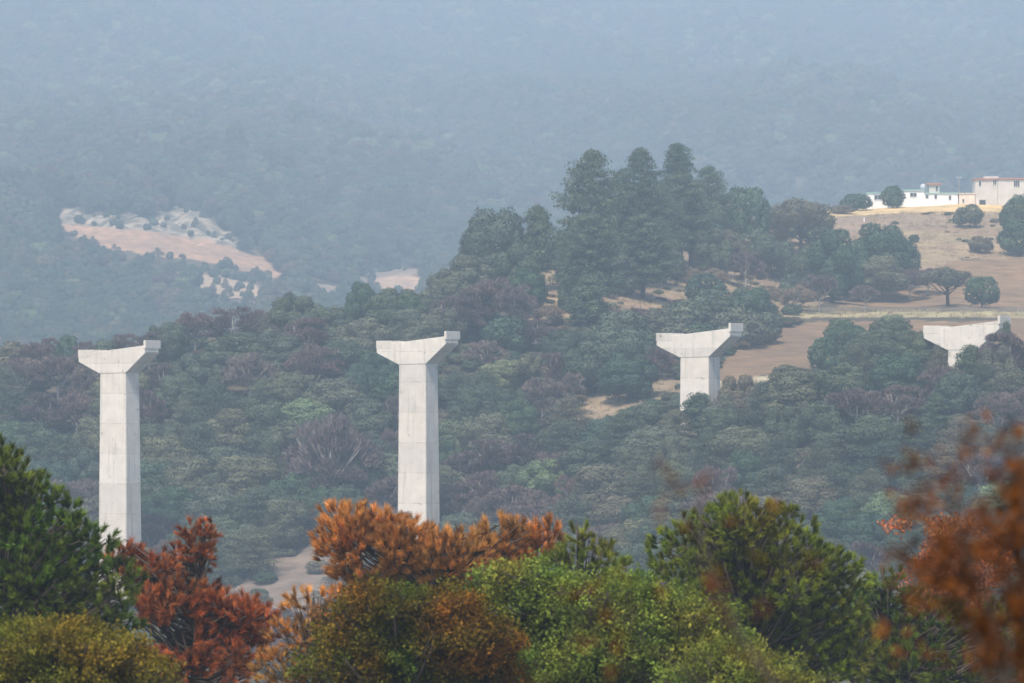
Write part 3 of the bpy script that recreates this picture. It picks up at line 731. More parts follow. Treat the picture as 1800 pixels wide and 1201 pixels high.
# ------------------------------------------------------------------ ground cover and the far-off wood (uncountable: one object each)
def scatter(name, pts, kinds, scl, protos, label, cat):
    me = bpy.data.meshes.new(name)
    me.vertices.add(len(pts)); me.vertices.foreach_set('co', np.asarray(pts, np.float32).ravel())
    a = me.attributes.new('kind_no', 'INT', 'POINT'); a.data.foreach_set('value', np.asarray(kinds, np.int32))
    a = me.attributes.new('size', 'FLOAT_VECTOR', 'POINT'); a.data.foreach_set('vector', np.asarray(scl, np.float32).ravel())
    a = me.attributes.new('turn', 'FLOAT_VECTOR', 'POINT')
    tn = np.zeros((len(pts), 3), np.float32); tn[:, 2] = np.random.RandomState(3).rand(len(pts)) * 6.28
    a.data.foreach_set('vector', tn.ravel())
    o = ob(name, me)
    ng = bpy.data.node_groups.new(name, 'GeometryNodeTree')
    ng.interface.new_socket(name='Geometry', in_out='INPUT', socket_type='NodeSocketGeometry')
    ng.interface.new_socket(name='Geometry', in_out='OUTPUT', socket_type='NodeSocketGeometry')
    gi = ng.nodes.new('NodeGroupInput'); go = ng.nodes.new('NodeGroupOutput')
    jn = ng.nodes.new('GeometryNodeJoinGeometry')
    def attr(nm, ty):
        n = ng.nodes.new('GeometryNodeInputNamedAttribute'); n.data_type = ty; n.inputs['Name'].default_value = nm
        return next(s for s in n.outputs if s.enabled and s.name == 'Attribute')
    for i, po in enumerate(protos):
        cmp = ng.nodes.new('FunctionNodeCompare'); cmp.data_type = 'INT'; cmp.operation = 'EQUAL'
        ins = [s for s in cmp.inputs if s.enabled]
        ng.links.new(attr('kind_no', 'INT'), ins[0]); ins[1].default_value = i
        io = ng.nodes.new('GeometryNodeInstanceOnPoints')
        oi = ng.nodes.new('GeometryNodeObjectInfo'); oi.transform_space = 'ORIGINAL'; oi.inputs['Object'].default_value = po
        oi.inputs['As Instance'].default_value = True
        ng.links.new(gi.outputs[0], io.inputs['Points'])
        ng.links.new(cmp.outputs[0], io.inputs['Selection'])
        ng.links.new(oi.outputs['Geometry'], io.inputs['Instance'])
        er = ng.nodes.new('FunctionNodeEulerToRotation')
        ng.links.new(attr('turn', 'FLOAT_VECTOR'), er.inputs[0])
        ng.links.new(er.outputs[0], io.inputs['Rotation'])
        ng.links.new(attr('size', 'FLOAT_VECTOR'), io.inputs['Scale'])
        ng.links.new(io.outputs[0], jn.inputs[0])
    ng.links.new(jn.outputs[0], go.inputs[0])
    md = o.modifiers.new('scatter', 'NODES'); md.node_group = ng
    tag(o, label, cat, kind='stuff')
    return o
def first_with(mesh):
    return next(o for o in COL.objects if o.data is mesh)
def proto_objs(keys):
    res = []
    for k, i in keys:
        me = PROTO[k][i][0]
        o = next((o for o in COL.objects if o.data is me), None)
        res.append((o, k, i))
    return [(o, k, i) for o, k, i in res if o is not None]

OPEN_NEAR = [DRY2, DRY3, FIELD1, FIELD2, BANK, YELLOW]
OPEN_FAR = [ROAD, ROCK, LOWCUT, MIDCUT, MIDROCK]
rng = np.random.RandomState(15)
# undergrowth on the hill
n = 10500
Y = rng.uniform(520, 1080, n); u = rng.uniform(-60, 1860, n); x = (u - 900) / F * Y
r = row_of(x, Y)
keep = (r < 1330)
for p in OPEN_NEAR: keep &= ~(inpoly(u, r, p) & ~((rng.rand(n) < .1) & (u < 700)))
keep &= ~((u > 1250) & (r < 570) & (rng.rand(n) < 0.80))
keep &= ~((inpoly(u, r, DRY1)) & (rng.rand(n) < 0.60))
keep &= ~((r < 590) & (r > 536) & (u > 1400))
x, Y, u, r = x[keep], Y[keep], u[keep], r[keep]
po = proto_objs([('S', 0), ('S', 1), ('S', 2), ('s', 0), ('s', 1)])
if True:
    names = [k for _, k, _ in po]
    kd = rng.randint(0, len(po), len(x))
    sm = rng.uniform(.45, .95, len(x))[:, None] * np.array([1.1, 1.1, .62])
    big = np.array([1.0 if names[i] in 'Ss' else 0.42 for i in kd])
    sm = sm * big[:, None]
    # small ones where the slope is open
    op = inpoly(u, r, DRY1); sm[op] *= 0.45
    pts = np.stack([x, Y, H(x, Y) - 0.1], 1)
    scatter('undergrowth', pts, kd, sm, [o for o, _, _ in po], 'tangled green and brown undergrowth covering the hillside between the trees', 'undergrowth')
# the wood on the mountain
n = 40000
Y = np.where(rng.rand(n) < .22, rng.uniform(1480, 2100, n), rng.uniform(2050, 4950, n)); u = rng.uniform(-260, 2060, n); x = (u - 900) / F * Y
keep = (rng.rand(n) < (Y / 4950) * 0.9 + .12) | (Y < 2100)
x, Y, u = x[keep], Y[keep], u[keep]
r = row_of(x, Y)
hp = 9.0 / Y * F
keep = np.ones(len(x), bool)
for p in OPEN_FAR:
    keep &= ~inpoly(u, r, p) & ~inpoly(u, r - hp * .35, p) & ~inpoly(u, r - hp * .75, p) & ~inpoly(u, r - hp * 1.1, p)
keep &= ~(inpoly(u, r, PINK) & (rng.rand(len(x)) < .7))
rocky = inpoly(u, r, ROCK) | inpoly(u, r, MIDROCK) | inpoly(u, r, LOWCUT)
keep |= rocky & (rng.rand(len(x)) < .22)
inside = np.zeros(len(x), bool)
for p in OPEN_FAR: inside |= inpoly(u, r, p)
low = ~keep & ~inside & (rng.rand(len(x)) < .9)
keep |= low
small = rocky | low
x, Y, u, r, small = x[keep], Y[keep], u[keep], r[keep], small[keep]
po = proto_objs([('G', 0), ('G', 1), ('G', 2), ('G', 3), ('D', 0), ('P', 0), ('R', 0), ('R', 1), ('D', 1), ('L', 0), ('T', 0)])
kk = [k for _, k, _ in po]
dark = [i for i, k in enumerate(kk) if k in 'DR']; mids = [i for i, k in enumerate(kk) if k in 'GR']; light = [i for i, k in enumerate(kk) if k in 'GLPT']
fold_shade = vnoise(x / 95 + Y / 420, Y / 500, 1) + .5 * vnoise(x / 30, Y / 160, 2) + .35 * rng.randn(len(x))  # bands of darker and lighter trees stand in for shading on mountain folds
kd = np.where(fold_shade < -.12, np.array(dark)[rng.randint(0, len(dark), len(x))], np.where(fold_shade < .18, np.array(mids)[rng.randint(0, len(mids), len(x))], np.array(light)[rng.randint(0, len(light), len(x))]))
near_sp = Y < 2050
s = rng.uniform(.75, 1.35, len(x)) * np.where(near_sp, 0.9, 1.3) * np.where(small, .4, 1)
sm = np.stack([s, s, s * rng.uniform(.85, 1.25, len(x))], 1)
pts = np.stack([x, Y, H(x, Y) - 0.3], 1)
scatter('distant_forest', pts, kd, sm, [o for o, _, _ in po], 'hazy blue-grey forest covering the mountain behind', 'forest')

# dry grass on the open slope
rng = np.random.RandomState(21)
n = 9000
Y = rng.uniform(690, 1085, n); u = rng.uniform(930, 1840, n); x = (u - 900) / F * Y; r = row_of(x, Y)
keep = (inpoly(u, r, DRY1) & ~inpoly(u, r, YELLOW)) | (inpoly(u, r, DRY2)) | inpoly(u, r, DRY3) | ((u > 1300) & (np.abs(r - 552) < 6))
x, Y = x[keep], Y[keep]; z = H(x, Y); m = len(x)
per = 9
P = np.repeat(np.stack([x, Y, z - .05], 1), per, 0) + rng.randn(m * per, 3) * np.array([.35, .35, 0])
up = unit(np.array([0, 0, 1.0]) + 0.35 * rng.randn(m * per, 3)); L = rng.uniform(.3, 0.9, m * per)[:, None]
s_ = unit(np.cross(up, rdir(rng, m * per))) * .06
V = np.stack([P - s_, P + s_, P + up * L], 1).reshape(-1, 3)
T = np.repeat(np.repeat(rng.uniform(.55, 1.2, m), per), 3)
o = ob('dry_grass', mesh_from('dry_grass', V, np.arange(len(V)), 3, M_DRYGRASS, np.repeat(T[:, None], 3, 1)))
tag(o, 'dry straw-coloured grass growing on the open hill slope', 'grass', kind='stuff')

# ------------------------------------------------------------------ the bridge piers
def pier(u_c, top_r, D, label, sc_=1.0):
    """u_c: photo column of the cap's front-face centre; top_r: row of the right block's top"""
    th = math.radians(28)
    x = (u_c + 11 - 900) / F * D
    zt = zr(D, top_r)
    ppm = F / D * math.cos(th)            # px per metre along the cap
    m = lambda p: p * sc_ * D / F / math.cos(th)       # px along the cap to metres
    v = lambda p: p * sc_ * D / F
    dep = 22 * sc_ * D / F / math.sin(th)
    gz = float(H(x, D)) - 1.5
    Ht = zt - gz
    root = bpy.data.objects.new('bridge_pier', None); COL.objects.link(root)
    root.location = (x, D, gz); root.rotation_euler = (0, 0, -th)
    tag(root, label, 'bridge pier', 'unfinished concrete bridge piers')
    hd = dep / 2
    zc = Ht - v(56)       # shaft meets cap
    # shaft: faintly wider at the foot, chamfered corners
    b = MB()
    xl, xr = -m(21.5), m(26.5)
    def ring(z, g):
        a, c = xl - g * .5, xr + g * .3; y0, y1 = -hd + .06 - g * .2, hd - .06 + g
        k = .12
        return [(a + k, y0, z), (c - k, y0, z), (c, y0 + k, z), (c, y1 - k, z), (c - k, y1, z), (a + k, y1, z), (a, y1 - k, z), (a, y0 + k, z)]
    zs = np.linspace(0, zc - .004, 6); V = []
    for z in zs: V += ring(z, 0.45 * (1 - z / zc) * Ht / 30)
    Fc = []
    for i in range(5):
        for k in range(8):
            Fc.append((i * 8 + k, i * 8 + (k + 1) % 8, (i + 1) * 8 + (k + 1) % 8, (i + 1) * 8 + k))
    Fc.append(tuple(range(7, -1, -1))); Fc.append(tuple(40 + k for k in range(8)))
    b.add(V, Fc)
    ob('shaft', b.mesh('shaft', M_CONC), root)
    # the hammerhead: outline measured from the photograph (x, down from the right block's top)
    b = MB()
    pr = [(-61, 38), (-21.9, 58.6), (26.9, 57.6), (62.5, 23), (62.5, 9), (-33, 21), (-34, 17), (-61.5, 17)]
    b.prism([(m(a), Ht - v(c)) for a, c in pr], -hd, hd)
    ob('pier_cap', b.mesh('pier_cap', M_CONC, bevel=.04), root)
    b = MB()
    b.box(m(-62.0), m(-34), -hd - .02, hd + .02, Ht - v(30), Ht - v(16.4))
    ob('end_block', b.mesh('end_block', M_CONC, bevel=.03), root)
    b = MB()
    b.box(m(60.5), m(64.5), -hd - .10, hd + .18, Ht - v(14.5), Ht)
    b.box(m(61), m(63.4), -hd + .2, hd - .25, Ht - v(20), Ht - v(14.6))
    b.box(m(61), m(64.2), -hd + .35, hd - .5, Ht - v(21), Ht - v(19.9))
    ob('end_block', b.mesh('end_block', M_CONC, bevel=.02), root)
    return root
pier(197, 599, 700, sc_=.985, label= 'tall concrete pier, leftmost of four, rising behind the red dead pine')
pier(722, 583, 694, sc_=.99, label= 'tall concrete pier rising behind the rust-coloured dead pine')
pier(1217, 569, 706, sc_=1.02, label= 'concrete pier with a small pine at its foot, beside the brown field')
pier(1687, 556, 706, sc_=1.02, label= 'half-hidden concrete pier at far right, mostly behind trees')

# ------------------------------------------------------------------ the hilltop houses
M_WHITE = flat("white_plaster", (0.80, 0.80, 0.77), .8, .8)
M_PEACH = flat("peach_plaster", (0.72, 0.60, 0.48), .8, .8)
M_BEIGE = flat("grey_beige_render", (0.56, 0.52, 0.46), .85, .5)
M_TEAL = flat("green_sheet_roof", (0.30, 0.50, 0.42), .6, 1)
M_RED = flat("red_brown_tile", (0.42, 0.20, 0.14), .8, 2)
M_GLASSD = flat("dark_window_glass", (0.05, 0.055, 0.06), .2, 1)
M_FRAME = flat("window_frame_paint", (0.65, 0.64, 0.60), .6, 1)
M_WOOD = flat("weathered_post", (0.30, 0.27, 0.23), .8, 2)
M_METAL = flat("grey_metal", (0.45, 0.46, 0.47), .5, 2)
HY = 1088.0
PX = HY / F
def hx(u): return (u - 900) * PX
def hz(r): return (HOR - r) * PX
def house(name, label, cat, u0, r0, group='houses on the hilltop'):
    root = bpy.data.objects.new(name, None); COL.objects.link(root)
    root.location = (hx(u0), HY, hz(r0)); tag(root, label, cat, group)
    return root
def part(root, nm, mat, boxes, bevel=0):
    ox, oy, oz = root.location
    b = MB()
    for u0, u1, r0, r1, y0, y1 in boxes:      # photo columns and rows on the front plane, depth in metres
        b.box(hx(u0) - ox, hx(u1) - ox, y0, y1, hz(r1) - oz, hz(r0) - oz)
    return ob(nm, b.mesh(nm, mat, bevel=bevel), root)
def window(root, u0, u1, r0, r1, y=0.0, bars=1):
    f = part(root, 'window', M_FRAME, [(u0 - .7, u1 + .7, r0 - .7, r0, y - .06, y + .1), (u0 - .7, u1 + .7, r1, r1 + .9, y - .1, y + .1), (u0 - .7, u0, r0, r1, y - .05, y + .1), (u1, u1 + .7, r0, r1, y - .05, y + .1)]
             + [(u0 + (u1 - u0) * (i + 1) / (bars + 1) - .25, u0 + (u1 - u0) * (i + 1) / (bars + 1) + .25, r0, r1, y - .045, y - .012) for i in range(bars)])
    p = part(root, 'pane', M_GLASSD, [(u0, u1, r0, r1, y - .011, y - .004)])
    p.parent = f
h = house('house', 'small white house with green roof, leftmost building on the hilltop', 'house', 1540, 368)
part(h, 'wall', M_WHITE, [(1524, 1560, 340.5, 368, 0, 5), (1525, 1533, 347, 368, -.5, -.02)])
part(h, 'roof', M_TEAL, [(1523, 1561, 338.6, 340.4, -.25, 5.3)])
window(h, 1537, 1549, 343.5, 351)
window(h, 1527, 1531, 351, 357, -.5, 0)
h = house('house', 'long low white house with green roof edge and a small rooftop tower', 'house', 1630, 368)
part(h, 'wall', M_WHITE, [(1584, 1625, 335.5, 368, 0, 6), (1625.2, 1684, 340.5, 368, .25, 5)])
part(h, 'roof', M_TEAL, [(1582.6, 1625.8, 333.6, 335.4, -.3, 6.3), (1626, 1685, 339, 340.4, -.05, 5.2)])
tw = part(h, 'tower', M_BEIGE, [(1634, 1652, 324.5, 338.9, 1.2, 4)])
sb = part(h, 'roof', M_RED, [(1629, 1657, 322, 324.4, .7, 4.6)]); sb.parent = tw
sb.location = (0, 0, 0)
f = part(h, 'window', M_GLASSD, [(1646, 1649, 327, 336, 1.14, 1.19)]); f.parent = tw
window(h, 1600, 1611, 339.5, 346)
window(h, 1627.5, 1632, 343, 348.5, .25, 0)
window(h, 1643, 1647, 343, 349.5, .25, 0)
window(h, 1668, 1672, 344.5, 351.5, .25, 0)
dm = MB()
pts = []
for i in range(5):
    for k in range(12):
        a = k * math.pi / 6; rr = .62 * i / 4
        pts.append((rr * math.cos(a), -.22 + .22 * (i / 4) ** 2 * 1.0, rr * math.sin(a)))
Fc = [(i * 12 + k, i * 12 + (k + 1) % 12, (i + 1) * 12 + (k + 1) % 12, (i + 1) * 12 + k) for i in range(4) for k in range(12)]
dm.add(pts, Fc); dm.tube([(0, 0, -.75), (0, .05, -.2)], [.04, .04], 5)
d = ob('satellite_dish', dm.mesh('satellite_dish', M_METAL)); d.location = (hx(1622.5), HY + .8, hz(333.4) + .78)
d.rotation_euler = (math.radians(-12), 0, math.radians(-25))
tag(d, 'small pale satellite dish on the roof of the long white house', 'satellite dish')
h = house('house', 'small peach plastered outbuilding between the white and the two-storey houses', 'house', 1700, 369)
part(h, 'wall', M_PEACH, [(1686, 1714, 341, 369, .3, 4.8)])
part(h, 'roof', M_PEACH, [(1685, 1714.3, 339.4, 340.9, .1, 5)])
window(h, 1692, 1695, 350, 356, .3, 0)
h = house('house', 'two-storey grey-beige house with red roof edge at the right end of the hilltop', 'house', 1760, 369)
part(h, 'wall', M_BEIGE, [(1715, 1754, 315.5, 369, .6, 8), (1754.2, 1850, 315.5, 369, 0, 8)])
part(h, 'roof', M_RED, [(1713.5, 1754, 313.4, 315.4, .2, 8.3), (1753.9, 1852, 313.2, 315.3, -.35, 8.35)])
part(h, 'parapet', M_BEIGE, [(1731, 1756, 309.5, 313.1, 1, 5)])
window(h, 1721, 1725, 318.5, 327, .6, 0)
window(h, 1746, 1751.5, 316.5, 325, .6, 1)
window(h, 1782, 1792, 318, 328.5, 0, 2)
window(h, 1826, 1834, 318, 328.5, 0, 1)
part(h, 'dark_archway', M_GLASSD, [(1722, 1733, 351.5, 368.5, .53, .59)])  # flat dark panel stands in for the dark hollow of an archway
def pole(u, r0, r1, Y, lab, arm=True):
    b = MB(); x = (u - 900) / F * Y; z0 = float(H(x, Y)); z1 = zr(Y, r0)
    b.tube([(0, 0, -.6), (0, 0, z1 - z0)], [.14, .09], 7)
    o = ob('utility_pole', b.mesh('utility_pole', M_WOOD), None, (x, Y, z0))
    if arm:
        b = MB(); b.box(-.7, .7, -.06, .06, z1 - z0 - .5, z1 - z0 - .36)
        b.tube([(-.6, 0, z1 - z0 - .36), (-.6, 0, z1 - z0 - .15)], [.06, .05], 5); b.tube([(.6, 0, z1 - z0 - .36), (.6, 0, z1 - z0 - .15)], [.06, .05], 5)
        ob('crossarm', b.mesh('crossarm', M_METAL), o)
    tag(o, lab, 'pole')
pole(1686, 309, 340, 1098, 'slim utility pole with a crossarm beside the peach house')
b = MB(); b.tube([(0, 0, 0), (0, 0, 2.1)], [.03, .02], 5); b.tube([(-.35, 0, 1.95), (.35, 0, 1.95)], [.02, .02], 4); b.tube([(-.25, 0, 1.7), (.25, 0, 1.7)], [.02, .02], 4)
o = ob('antenna', b.mesh('antenna', M_METAL), None, (hx(1646), HY + 2.4, hz(322) )); tag(o, 'thin antenna on the rooftop tower of the long white house', 'antenna')
g = ground(1519, 391); b = MB(); b.box(-.12, .12, -.12, .12, -.3, .75); b.box(-.17, .17, -.17, .17, .753, .87)
o = ob('marker_post', b.mesh('marker_post', M_WHITE, bevel=.02), None, g); tag(o, 'short white post standing in the dry grass below the white houses', 'post')

# ------------------------------------------------------------------ the trees close to the camera
def at(u, r, D): return np.array([(u - 900) / F * D, D, zr(D, r)])
def needles(rng, tips, dirs, tint, nn=64, length=.19, width=.012, spread=.62, stem=.15):
    """a brush of needles round each shoot tip"""
    n = len(tips)
    P = np.repeat(tips, nn, 0); Dd = np.repeat(dirs, nn, 0)
    P = P - Dd * (rng.rand(n * nn, 1) * stem)
    d = unit(Dd + spread * rdir(rng, n * nn)); L = length * rng.uniform(.65, 1.15, (n * nn, 1))
    s = unit(np.cross(d, rdir(rng, n * nn))) * width
    V = np.stack([P - s, P + s, P + d * L], 1).reshape(-1, 3)
    T = np.repeat(np.repeat(tint, nn) * rng.uniform(.75, 1.25, n * nn), 3)
    return V, T
def leaves(rng, tips, dirs, tint, nn=16, size=.045, spread=.16):
    n = len(tips)
    P = np.repeat(tips, nn, 0) + rng.randn(n * nn, 3) * spread
    d = unit(np.repeat(dirs, nn, 0) * .7 + rdir(rng, n * nn)); s = size * rng.uniform(.6, 1.3, n * nn)[:, None]
    a = unit(np.cross(d, rdir(rng, n * nn)))
    V = np.stack([P, P + d * s * .9 + a * s * .5, P + d * s * 2, P + d * s * .9 - a * s * .5], 1).reshape(-1, 3)
    T = np.repeat(np.repeat(tint, nn) * rng.uniform(.75, 1.25, n * nn), 4)
    return V, T
def big_tree(name, label, cat, D, blobs, base_u, seed, mat, kind, n, bark=M_BARK, upness=.65, holes=0.0, trunk_top=None, group=None, r0=.22, twig=.010, keepdepth=1.0, lump=True, per_limb=11, vox=.26, hue=.22, **kw):
    """blobs: (column, row, half width, half height) in photo pixels; they hang on limbs that leave one trunk"""
    rng = np.random.RandomState(seed)
    base = np.array([(base_u - 900) / F * D, D, float(H((base_u - 900) / F * D, D))])
    B = []
    for (u, r, a, b_) in blobs:
        c = at(u, r, D); c[1] += rng.uniform(-.6, .6); B.append((c - base, a * D / F, b_ * D / F))
    if lump:
        B2 = []
        for c, a, b_ in B:
            B2.append((c, a * .80, b_ * .80))
            for q in range(9 if kind == 'leaf' else 7):
                d = rdir(rng, 1)[0]; d[2] = abs(d[2]) * 1.1 - .25; f_ = rng.uniform(.28, .50)
                B2.append((c + d * np.array([a, max(a, b_) * .8, b_]) * (.98 if kind == 'leaf' else .80), max(a, b_) * f_ * .9, max(a, b_) * f_ * .75))
        B = B2
    area = np.array([a * b_ for _, a, b_ in B]); pk = area / area.sum()
    tt = trunk_top if trunk_top is not None else min(blobs, key=lambda q: q[1])
    ttp = at(tt[0], tt[1] - tt[3] * .75 if len(tt) > 3 else tt[1], D) - base
    root = bpy.data.objects.new(name, None); COL.objects.link(root); root.location = base
    tag(root, label, cat, group)
    wood = MB()
    mid = np.array([ttp[0] * .35, 0, ttp[2] * .6])
    def axis(t):       # trunk curve
        t = np.asarray(t)[..., None]
        return (1 - t) ** 2 * np.zeros(3) + 2 * t * (1 - t) * mid + t ** 2 * ttp
    ts = np.linspace(0, 1, 9); wood.tube(np.concatenate([[(0, 0, -.8)], axis(ts)]), [r0 * 1.3] + list(r0 * (1 - ts * .9)), 8)
    # limbs: clusters of shoots
    nlimb = max(18, n // per_limb)
    LT = []
    idx = rng.choice(len(B), nlimb, p=pk)
    for i in idx:
        c, a, b_ = B[i]; d = rdir(rng, 1)[0]; d[1] *= keepdepth
        rr = rng.uniform(.35, .96)
        e = c + d * rr * np.array([a, max(a, b_) * .85, b_])
        LT.append(e)
        zt = np.clip((e[2] / max(ttp[2], 1)) - rng.uniform(.03, .14), .3, .985)
        s = axis(np.array(zt))
        m = s * .5 + e * .5 + np.array([0, 0, -.12 * np.linalg.norm(e - s)])
        wood.tube([s, m, e], [r0 * .28, r0 * .17, twig], 5)
    LT = np.array(LT)
    # shoots around the limb ends
    li = rng.randint(0, len(LT), n)
    spread = np.array([.30, .30, .22]) * (kw.pop('cluster', 1.0))
    tips = LT[li] + rng.randn(n, 3) * spread
    allc = np.array([c for c, _, _ in B]); aa = np.array([[a, max(a, b_), b_] for _, a, b_ in B])
    dd = (((tips[:, None, :] - allc[None]) / aa[None]) ** 2).sum(-1).min(1)
    ok = dd < 1.12
    tips = tips[ok]; li = li[ok]
    if holes:
        hn = vnoise(tips[:, 0] * 1.3 + 5, tips[:, 2] * 1.3 + 5, seed % 4) > holes - .5
        tips = tips[hn]; li = li[hn]
    key = np.floor(tips / vox + rng.rand(3)).astype(int)
    _, ui = np.unique(key, axis=0, return_index=True)
    tips = tips[ui]; li = li[ui]
    nc = allc[np.argmin((((tips[:, None, :] - allc[None]) / aa[None]) ** 2).sum(-1), 1)]
    dirs = unit(unit(tips - nc) * 1.0 + np.array([0, 0, upness]) + .35 * rdir(rng, len(tips)))
    for k in range(0, len(tips), 3):
        wood.tube([LT[li[k]], tips[k]], [twig * .8, twig * .4], 3)
    limb_t = rng.uniform(.7, 1.25, len(LT))
    tint = limb_t[li] * rng.uniform(.45, 1.5, len(tips))
    if kind == 'needle': V, T = needles(rng, tips, dirs, tint, **kw); per = 3
    else: V, T = leaves(rng, tips, dirs, tint, **kw); per = 4
    ob('trunk', wood.mesh('trunk', bark, True), root)
    hn = vnoise(V[:, 0] * 1.1 + seed, V[:, 2] * 1.1 + 3, 1) + .7 * vnoise(V[:, 0] * 3.3, V[:, 2] * 3.3 + seed, 2)     # patches of other-coloured foliage
    hn = np.repeat(hn[::per], per) + .12 * np.repeat(rng.randn(len(V) // per), per)
    tc = np.stack([T * (1 + hue * hn * 1.5), T * (1 - hue * hn * .5), T * (1 - hue * hn * .6)], 1).clip(0.05, 3)
    ob('crown', mesh_from('crown', V, np.arange(len(V)), per, mat, tc), root)
    return root
F_PINE = foliage("green_pine_needles", [(0.100, 0.130, 0.012), (0.104, 0.132, 0.013)], trans=.22, rough=.5, spec=.2)
F_PINE2 = foliage("olive_pine_needles", [(0.150, 0.160, 0.013), (0.154, 0.162, 0.014)], trans=.22, rough=.5, spec=.2)
F_RUST = foliage("dead_rust_needles", [(0.48, 0.20, 0.045), (0.46, 0.195, 0.042)], trans=.25)
F_RED = foliage("dead_red_needles", [(0.34, 0.088, 0.022), (0.34, 0.090, 0.022)], trans=.25)
F_BRIGHT = foliage("fresh_green_leaves", [(0.170, 0.200, 0.028), (0.165, 0.195, 0.028)], trans=.35, spec=.12)
F_OLIVE = foliage("olive_brown_leaves", [(0.140, 0.098, 0.012), (0.136, 0.096, 0.012)], trans=.3, spec=.05)
F_YOL = foliage("yellow_olive_leaves", [(0.155, 0.135, 0.016), (0.150, 0.132, 0.016)], trans=.3, spec=.06)
F_NEAR = foliage("rust_brown_leaves", [(0.17, 0.054, 0.008), (0.17, 0.054, 0.008)], trans=.25, spec=.1)

big_tree('pine_tree', 'large green pine at the left edge, in front of the leftmost pier', 'pine', 106,
         [(10, 880, 62, 130), (70, 930, 90, 100), (60, 1020, 130, 130), (150, 950, 55, 62), (175, 1010, 50, 70), (0, 815, 34, 70), (30, 850, 34, 44), (120, 1110, 130, 90), (0, 1150, 150, 120), (205, 1050, 36, 80), (215, 990, 24, 26)],
         20, 101, F_PINE, 'needle', 4600, trunk_top=(8, 860, 20, 60))
big_tree('dead_pine', 'dead red-orange pine in front of the leftmost pier foot', 'pine', 112,
         [(345, 970, 44, 56), (262, 1000, 66, 46), (205, 985, 26, 30), (470, 1110, 30, 40), (310, 1060, 95, 70), (400, 1100, 80, 58), (250, 1090, 60, 70), (330, 1160, 110, 60), (430, 1075, 46, 34), (360, 930, 22, 30), (215, 965, 22, 24), (440, 1150, 40, 60)],
         330, 102, F_RED, 'needle', 3000, holes=.28, lump=True, per_limb=20, hue=.15, trunk_top=(345, 920, 10, 10), nn=50, length=.20, width=.010, spread=.62, vox=.18)
big_tree('dead_pine', 'dead rust-orange pine in front of the second pier foot', 'pine', 118,
         [(620, 950, 68, 66), (700, 964, 80, 56), (790, 980, 90, 54), (880, 965, 60, 58), (950, 960, 44, 42), (660, 1010, 80, 40), (590, 905, 36, 28), (840, 1010, 90, 50), (905, 920, 16, 12), (965, 925, 14, 20), (670, 915, 50, 24)],
         760, 103, F_RUST, 'needle', 3400, holes=.18, per_limb=20, hue=.12, lump=False, trunk_top=(760, 930, 10, 10), nn=56, length=.25, width=.011, spread=.5, upness=.9, vox=.2)
big_tree('dead_pine', 'sparse orange dead pine with grey bare twigs beside the brown olive tree', 'pine', 100,
         [(555, 1060, 60, 34), (520, 1110, 56, 40), (575, 1130, 70, 60), (500, 1170, 60, 50), (600, 1060, 50, 40)],
         560, 104, F_RUST, 'needle', 1100, holes=.30, lump=False, trunk_top=(548, 1060, 10, 10), nn=40, length=.17, width=.010, spread=.6, r0=.07)
big_tree('pine_tree', 'small green pine top between the rust pine and the large round pine', 'pine', 108,
         [(1018, 945, 38, 36), (1020, 985, 66, 34), (982, 992, 36, 36), (1080, 1004, 42, 36), (1030, 1050, 90, 60)],
         1025, 105, F_PINE2, 'needle', 1000, trunk_top=(1015, 925, 10, 10), r0=.15)
big_tree('pine_tree', 'large rounded green pine right of centre in the foreground', 'pine', 112,
         [(1310, 930, 90, 66), (1215, 960, 84, 60), (1400, 980, 92, 72), (1310, 1030, 165, 100), (1445, 1040, 70, 96), (1180, 985, 46, 48), (1380, 1120, 150, 120), (1295, 888, 44, 28), (1450, 1170, 90, 90), (1360, 915, 50, 40), (1250, 915, 40, 30)],
         1330, 106, F_PINE2, 'needle', 5200, trunk_top=(1310, 890, 10, 10))
big_tree('pine_tree', 'dark green pine standing below the orange-leaved tree at right', 'pine', 122,
         [(1550, 1030, 50, 46), (1560, 1090, 90, 70), (1640, 1110, 90, 70), (1600, 1170, 130, 80), (1730, 1120, 90, 80), (1790, 1160, 90, 80), (1500, 1080, 50, 60), (1520, 1150, 70, 70)],
         1590, 107, F_PINE, 'needle', 3400, trunk_top=(1550, 1000, 10, 10))
big_tree('autumn_tree', 'orange-leaved sparse tree behind the dark pine at right', 'tree', 140,
         [(1560, 950, 44, 34), (1620, 940, 60, 34), (1680, 960, 70, 46), (1620, 1000, 60, 40), (1740, 990, 70, 60), (1700, 1050, 110, 60)],
         1660, 108, foliage("orange_leaves", [(0.42, 0.15, 0.05), (0.40, 0.14, 0.05)], trans=.3), 'leaf', 2600, holes=.32, lump=False, trunk_top=(1640, 960, 10, 10), nn=16, size=.06, spread=.10, r0=.07, upness=.5, per_limb=70, cluster=2.0, twig=.006)
big_tree('broadleaf_tree', 'bright green leafy tree at the bottom centre', 'tree', 90,
         [(900, 1055, 96, 58), (990, 1055, 96, 60), (1090, 1070, 90, 56), (1180, 1080, 80, 56), (940, 1130, 110, 90), (1080, 1150, 150, 90), (1220, 1140, 90, 80), (1000, 1190, 160, 80), (1290, 1180, 60, 60)],
         1050, 109, F_BRIGHT, 'leaf', 6500, trunk_top=(1040, 1040, 10, 10), nn=30, size=.040, spread=.075, vox=.17)
big_tree('broadleaf_tree', 'brown-olive leafy tree at the bottom left of centre', 'tree', 88,
         [(690, 1065, 80, 42), (770, 1085, 80, 52), (640, 1110, 80, 60), (720, 1130, 130, 80), (830, 1140, 70, 80), (620, 1180, 100, 70), (780, 1190, 120, 70), (850, 1090, 40, 44)],
         720, 110, F_OLIVE, 'leaf', 6000, trunk_top=(700, 1040, 10, 10), nn=30, size=.036, spread=.07, vox=.16, hue=.5)
